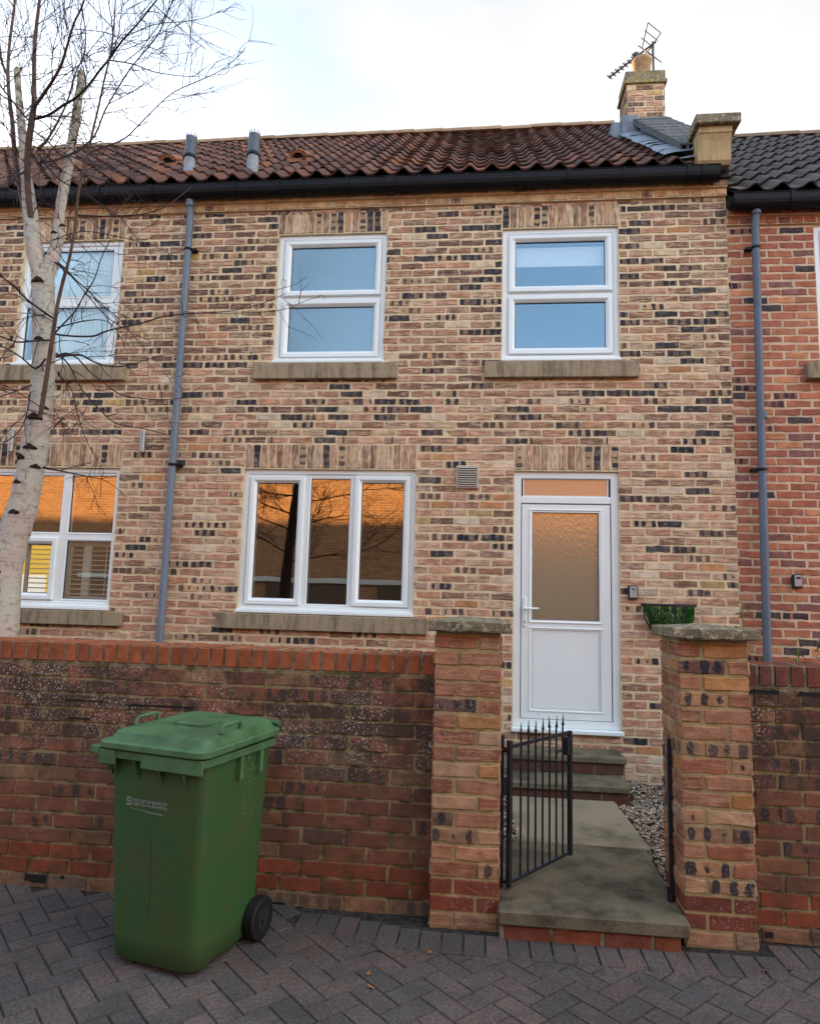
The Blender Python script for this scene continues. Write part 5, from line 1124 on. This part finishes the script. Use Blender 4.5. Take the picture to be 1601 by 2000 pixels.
('branch',[(-3.216,4.2,4.805,0.0051),(-3.06,4.1,4.665,0.0049),(-2.886,4.0,4.51,0.0048),(-2.663,3.9,4.356,0.0039),(-2.381,3.8,4.205,0.0031)])]

SCARS = [(-3.095, 3.688, .024), (-3.041, 3.265, .014), (-3.019, 2.498, .020), (-3.091, 2.429, .023), (-2.962, 2.37, .015), (-3.084, 2.259, .015), (-3.081, 2.055, .018), (-3.197, 1.824, .016), (-3.149, 1.659, .014), (-3.172, 1.529, .013), (-3.075, 2.855, .011), (-2.947, 2.779, .014), (-3.015, 2.706, .027), (-2.962, 4.1, .012), (-3.155, 4.6, .012), (-2.93, 4.75, .010), (-3.02, 4.05, .012)]
def tree(limbs, label, group=None, nm='birch_tree', seed=4):
    rn = random.Random(seed)
    t = thing(nm, label, 'tree', (limbs[0][1][0][0], 4.3, 0))
    def smooth(pts, m=3):
        P = [Vector(p[:3]) for p in pts]; R = [p[3] for p in pts]; o = []; ro = []
        for i in range(len(P)-1):
            p0, p1, p2, p3 = P[max(i-1, 0)], P[i], P[i+1], P[min(i+2, len(P)-1)]
            for k in range(m):
                s = k/m; o.append(.5*((2*p1)+(p2-p0)*s+(2*p0-5*p1+4*p2-p3)*s*s+(3*p1-p0-3*p2+p3)*s**3)); ro.append(R[i]+(R[i+1]-R[i])*s)
        o.append(P[-1]); ro.append(R[-1]); return o, ro
    tr = MB(); all_ = []
    for k, (kind, pts) in enumerate(limbs):
        P, R = smooth(pts, 4 if kind == 'trunk' else 3)
        if kind in ('trunk', 'stem'):
            if kind == 'trunk': P = [Vector((P[0].x-.02, 4.3, -.02))]+P; R = [R[0]*1.15]+R
            R2 = [r*(1+rn.gauss(0, .03)) for r in R]
            if kind == 'stem': R2[-1] = R2[-2] = R2[-3] = max(R2[-4], .024); P.append(P[-1]+Vector((0, 0, .025))); R2.append(.014); R.append(R[-1])
            tr.tube(P, R2, 20 if kind == 'trunk' else 14)
        else:
            b = MB(); b.tube(P, R, 8, mi=0); b.build('branch', MT['branch'] if pts[0][3] > .011 else MT['twig'], t)
        if kind != 'trunk': all_.append((kind, P, R))
    T, TR = smooth(limbs[0][1], 4)
    for x, z, s in SCARS:
        i = min(range(len(T)), key=lambda i: abs(T[i].z-z)); cx, r = T[i].x, TR[i]
        if z > 4.0: cx, r = x-.0, .055
        u = max(-.8, min(.8, (x-cx)/max(r, .02))); y = 4.3-r*math.sqrt(1-u*u)
        nrm = Vector((u, -math.sqrt(1-u*u), 0)); sd = Vector((nrm.y, -nrm.x, 0))*-1; C0 = Vector((cx+r*u, y, z)); n = 12; rim = []; s *= 1.45
        for k in range(n):
            a = 2*PI*k/n; w = s*1.5*(1.25 if abs(math.cos(a)) > .8 else 1); h = s*(.75 if math.sin(a) > 0 else .45)*(1.2 if 1.2 < a < 1.9 else 1)
            p = C0+sd*(w*math.cos(a)*rn.uniform(.85, 1.1))+Z3*(h*math.sin(a)*rn.uniform(.8, 1.2)-abs(math.cos(a))*s*.30); q = p-Vector((cx, 4.3, p.z)); q.z = 0; q = q.normalized()*(r*1.03); rim.append(Vector((cx, 4.3, p.z))+q)
        tr.add(rim+[C0+nrm*s*.45-Z3*s*.15], [(k, (k+1) % n, n) for k in range(n)], 1)
    tr.build('trunk', [MT['bark'], MT['scar']], t)
    tw = MB(); G = Vector((0, 0, -1))
    def twig(p, d, L, r, lvl, droop):
        n = 6 if lvl == 1 else 4; P = [p]; d = d.normalized()
        for i in range(n):
            d = (d+Vector((rn.gauss(0, .14), rn.gauss(0, .14), rn.gauss(0, .12)))+G*droop*.16).normalized(); P.append(P[-1]+d*(L/n))
            if P[-1].y > 6.0: P[-1].y = 6.0-rn.random()*.15
        tw.tube(P, [r+(.0009-r)*i/n for i in range(n+1)], 4 if lvl == 1 else 3, caps=False)
        if lvl == 1:
            m = int(L/.075)+1 if p.x < -2.5 or p.z > 4.9 else 1
            for q in range(m):
                i = rn.randint(1, n-1); pp = P[i].lerp(P[i+1], rn.random()); dd = (P[i+1]-P[i]).normalized(); s = Vector((rn.gauss(0, 1), rn.gauss(0, 1), rn.gauss(0, 1))); s = (s-dd*s.dot(dd)).normalized()
                twig(pp, dd+s*rn.uniform(.4, .9), rn.uniform(.12, .42)*(.5+L*.6), .0021, 2, droop)
    for kind, P, R in all_:
        for i in range(1, len(P)):
            seg = P[i]-P[i-1]; 
            if seg.length < 1e-4: continue
            dens = (9.5 if P[i].z > 4.6 else 6.5) if kind != 'stem' else 2.5
            k = seg.length*dens; cnt = int(k)+(1 if rn.random() < k-int(k) else 0)
            for _ in range(cnt):
                p = P[i-1].lerp(P[i], rn.random()); z = p.z; dd = seg.normalized(); s = Vector((rn.gauss(0, 1), rn.gauss(0, .8), rn.gauss(0, .6))); s = (s-dd*s.dot(dd)).normalized()
                if z > 4.9: d = dd*.55+s*.9+Z3*.35; dr = -.1; L = rn.uniform(.3, 1.0)
                else: d = dd*.5+s*.9; dr = rn.uniform(.1, .9); L = rn.uniform(.25, .75)
                if p.x+d.normalized().x*L > -2.3 and rn.random() < .7: L *= .5
                if p.x > -2.25 and z > 4.9: L = min(L, .22)
                if p.x > -2.85 and z < 4.9: L = min(L, .26)
                twig(p, d, L, .0036 if R[i] > .004 else .0026, 1, dr)
    o = tw.build('twigs', MT['twig'], t); o['kind'] = 'stuff'
    return t
MT['scar'] = mat_plain('bark_scar', (0.030, 0.018, 0.013), .9, .1, var=.5, scale=50, bump=.6)
bt = tree(LIMBS, 'white trunked bare birch with cut stems and drooping twigs, behind the garden wall')
# a second bare tree across the road: only its reflection shows, in the downstairs window
def street_tree():
    t = thing('bare_tree', 'bare dark street tree mirrored in the left downstairs pane', 'tree', (-4.35, -2.4, 0)); rn = random.Random(8)
    P0 = Vector((-4.35, -2.4, 0)); tr = MB(); tr.tube([P0-Z3*.1, P0+Vector((.03, 0, 1.2)), P0+Vector((.12, .05, 2.6)), P0+Vector((.22, 0, 4.2)), P0+Vector((.2, 0, 5.6))], [.15, .13, .11, .085, .04], 14); tr.build('trunk', MT['scar'], t)
    cr = MB()
    def br(p, d, L, r, lv):
        n = 5; P = [p]; d = d.normalized()
        for i in range(n): d = (d+Vector((rn.gauss(0, .15), rn.gauss(0, .15), rn.gauss(0.03, .12)))).normalized(); P.append(P[-1]+d*L/n)
        cr.tube(P, [r*(1-.8*i/n) for i in range(n+1)], 5 if lv < 2 else 3, caps=False)
        if lv < 3:
            for _ in range((9, 7, 5)[lv]):
                i = rn.randint(1, n-1); s = Vector((rn.gauss(0, 1), rn.gauss(0, 1), rn.gauss(.2, .8))).normalized(); br(P[i], (P[i+1]-P[i]).normalized()+s*.8, L*rn.uniform(.35, .6), r*.45, lv+1)
    for k in range(20):
        z = 2.3+.17*k; a = k*2.4; br(P0+Vector((.1+.03*k, 0, z)), Vector((math.cos(a), math.sin(a)*.5, rn.uniform(-.1, .7))), rn.uniform(1.4, 2.6), .020, 0)
    cr.build('crown', MT['scar'], t)
street_tree()
# ------------------------------------------------------------------ plants right of the gateway, leaves on the ground
def plant(x, y, z0, z1, n, label, sd, lean=.0, lo=.3):
    rn = random.Random(sd); t = thing('bamboo_plant', label, 'plant', (x, y, .05)); s = MB(); P = [Vector((x+lean*k/6+rn.gauss(0, .004), y, z0+(z1-z0)*k/6)) for k in range(7)]; s.tube(P, .004, 5); s.build('stem', MT['leafgreen'], t)
    f = MB()
    for k in range(n):
        q = P[-1].lerp(P[0], rn.uniform(0, lo)); a = rn.uniform(0, 2*PI); d = Vector((math.cos(a), math.sin(a)*.6, rn.uniform(-.5, .5))).normalized(); L = rn.uniform(.05, .11); w = d.cross(Z3).normalized()*rn.uniform(.006, .011)
        a0 = q; f.add([a0, a0+d*L*.4+w, a0+d*L-Z3*.02, a0+d*L*.4-w], [(0, 1, 2), (0, 2, 3)])
    f.build('leaves', MT['leafgreen'], t)
plant(2.115, 5.85, .05, 1.60, 26, 'thin leafy stem growing up the corner beside the right pier', 1, .02, .28)
plant(2.31, 5.3, .05, 1.27, 12, 'small leafy plant with a cut stem showing over the right wall', 2, .0, .14)
plant(2.60, 5.6, .05, 1.62, 16, 'tall thin leafy plant at the right edge of the frame', 3, .02, .35)
for i, (x, y, c, lb) in enumerate(((-.192, 3.235, .02, 'curled brown leaf on the paving just below the left pier'), (-.432, 3.022, .016, 'upper of two brown leaves lying on the herringbone paving'), (-.406, 2.924, .022, 'longer brown leaf, lower of two, on the herringbone paving'), (1.239, 3.304, .02, 'orange leaf on the setts below the right pier'), (.764, 3.44, .014, 'tiny yellow leaf at the foot of the gateway riser'))):
    m = MB(); a = i*1.3; ca, sa = math.cos(a), math.sin(a); L = c*.85; w = c*.42
    pt = lambda u, v, z: (x+ca*u-sa*v, y+sa*u+ca*v, z)
    m.add([pt(-L, 0, .006), pt(-L*.3, w, .012), pt(L*.5, w*.7, .010), pt(L, 0, .016), pt(L*.5, -w*.7, .008), pt(-L*.3, -w, .007), pt(0, 0, .004)], [(0, 6, 1), (1, 6, 2), (2, 6, 3), (3, 6, 4), (4, 6, 5), (5, 6, 0)])
    tag(m.build('fallen_leaf', MT['leafbrown']), lb, 'leaf', 'dead leaves on the paving')
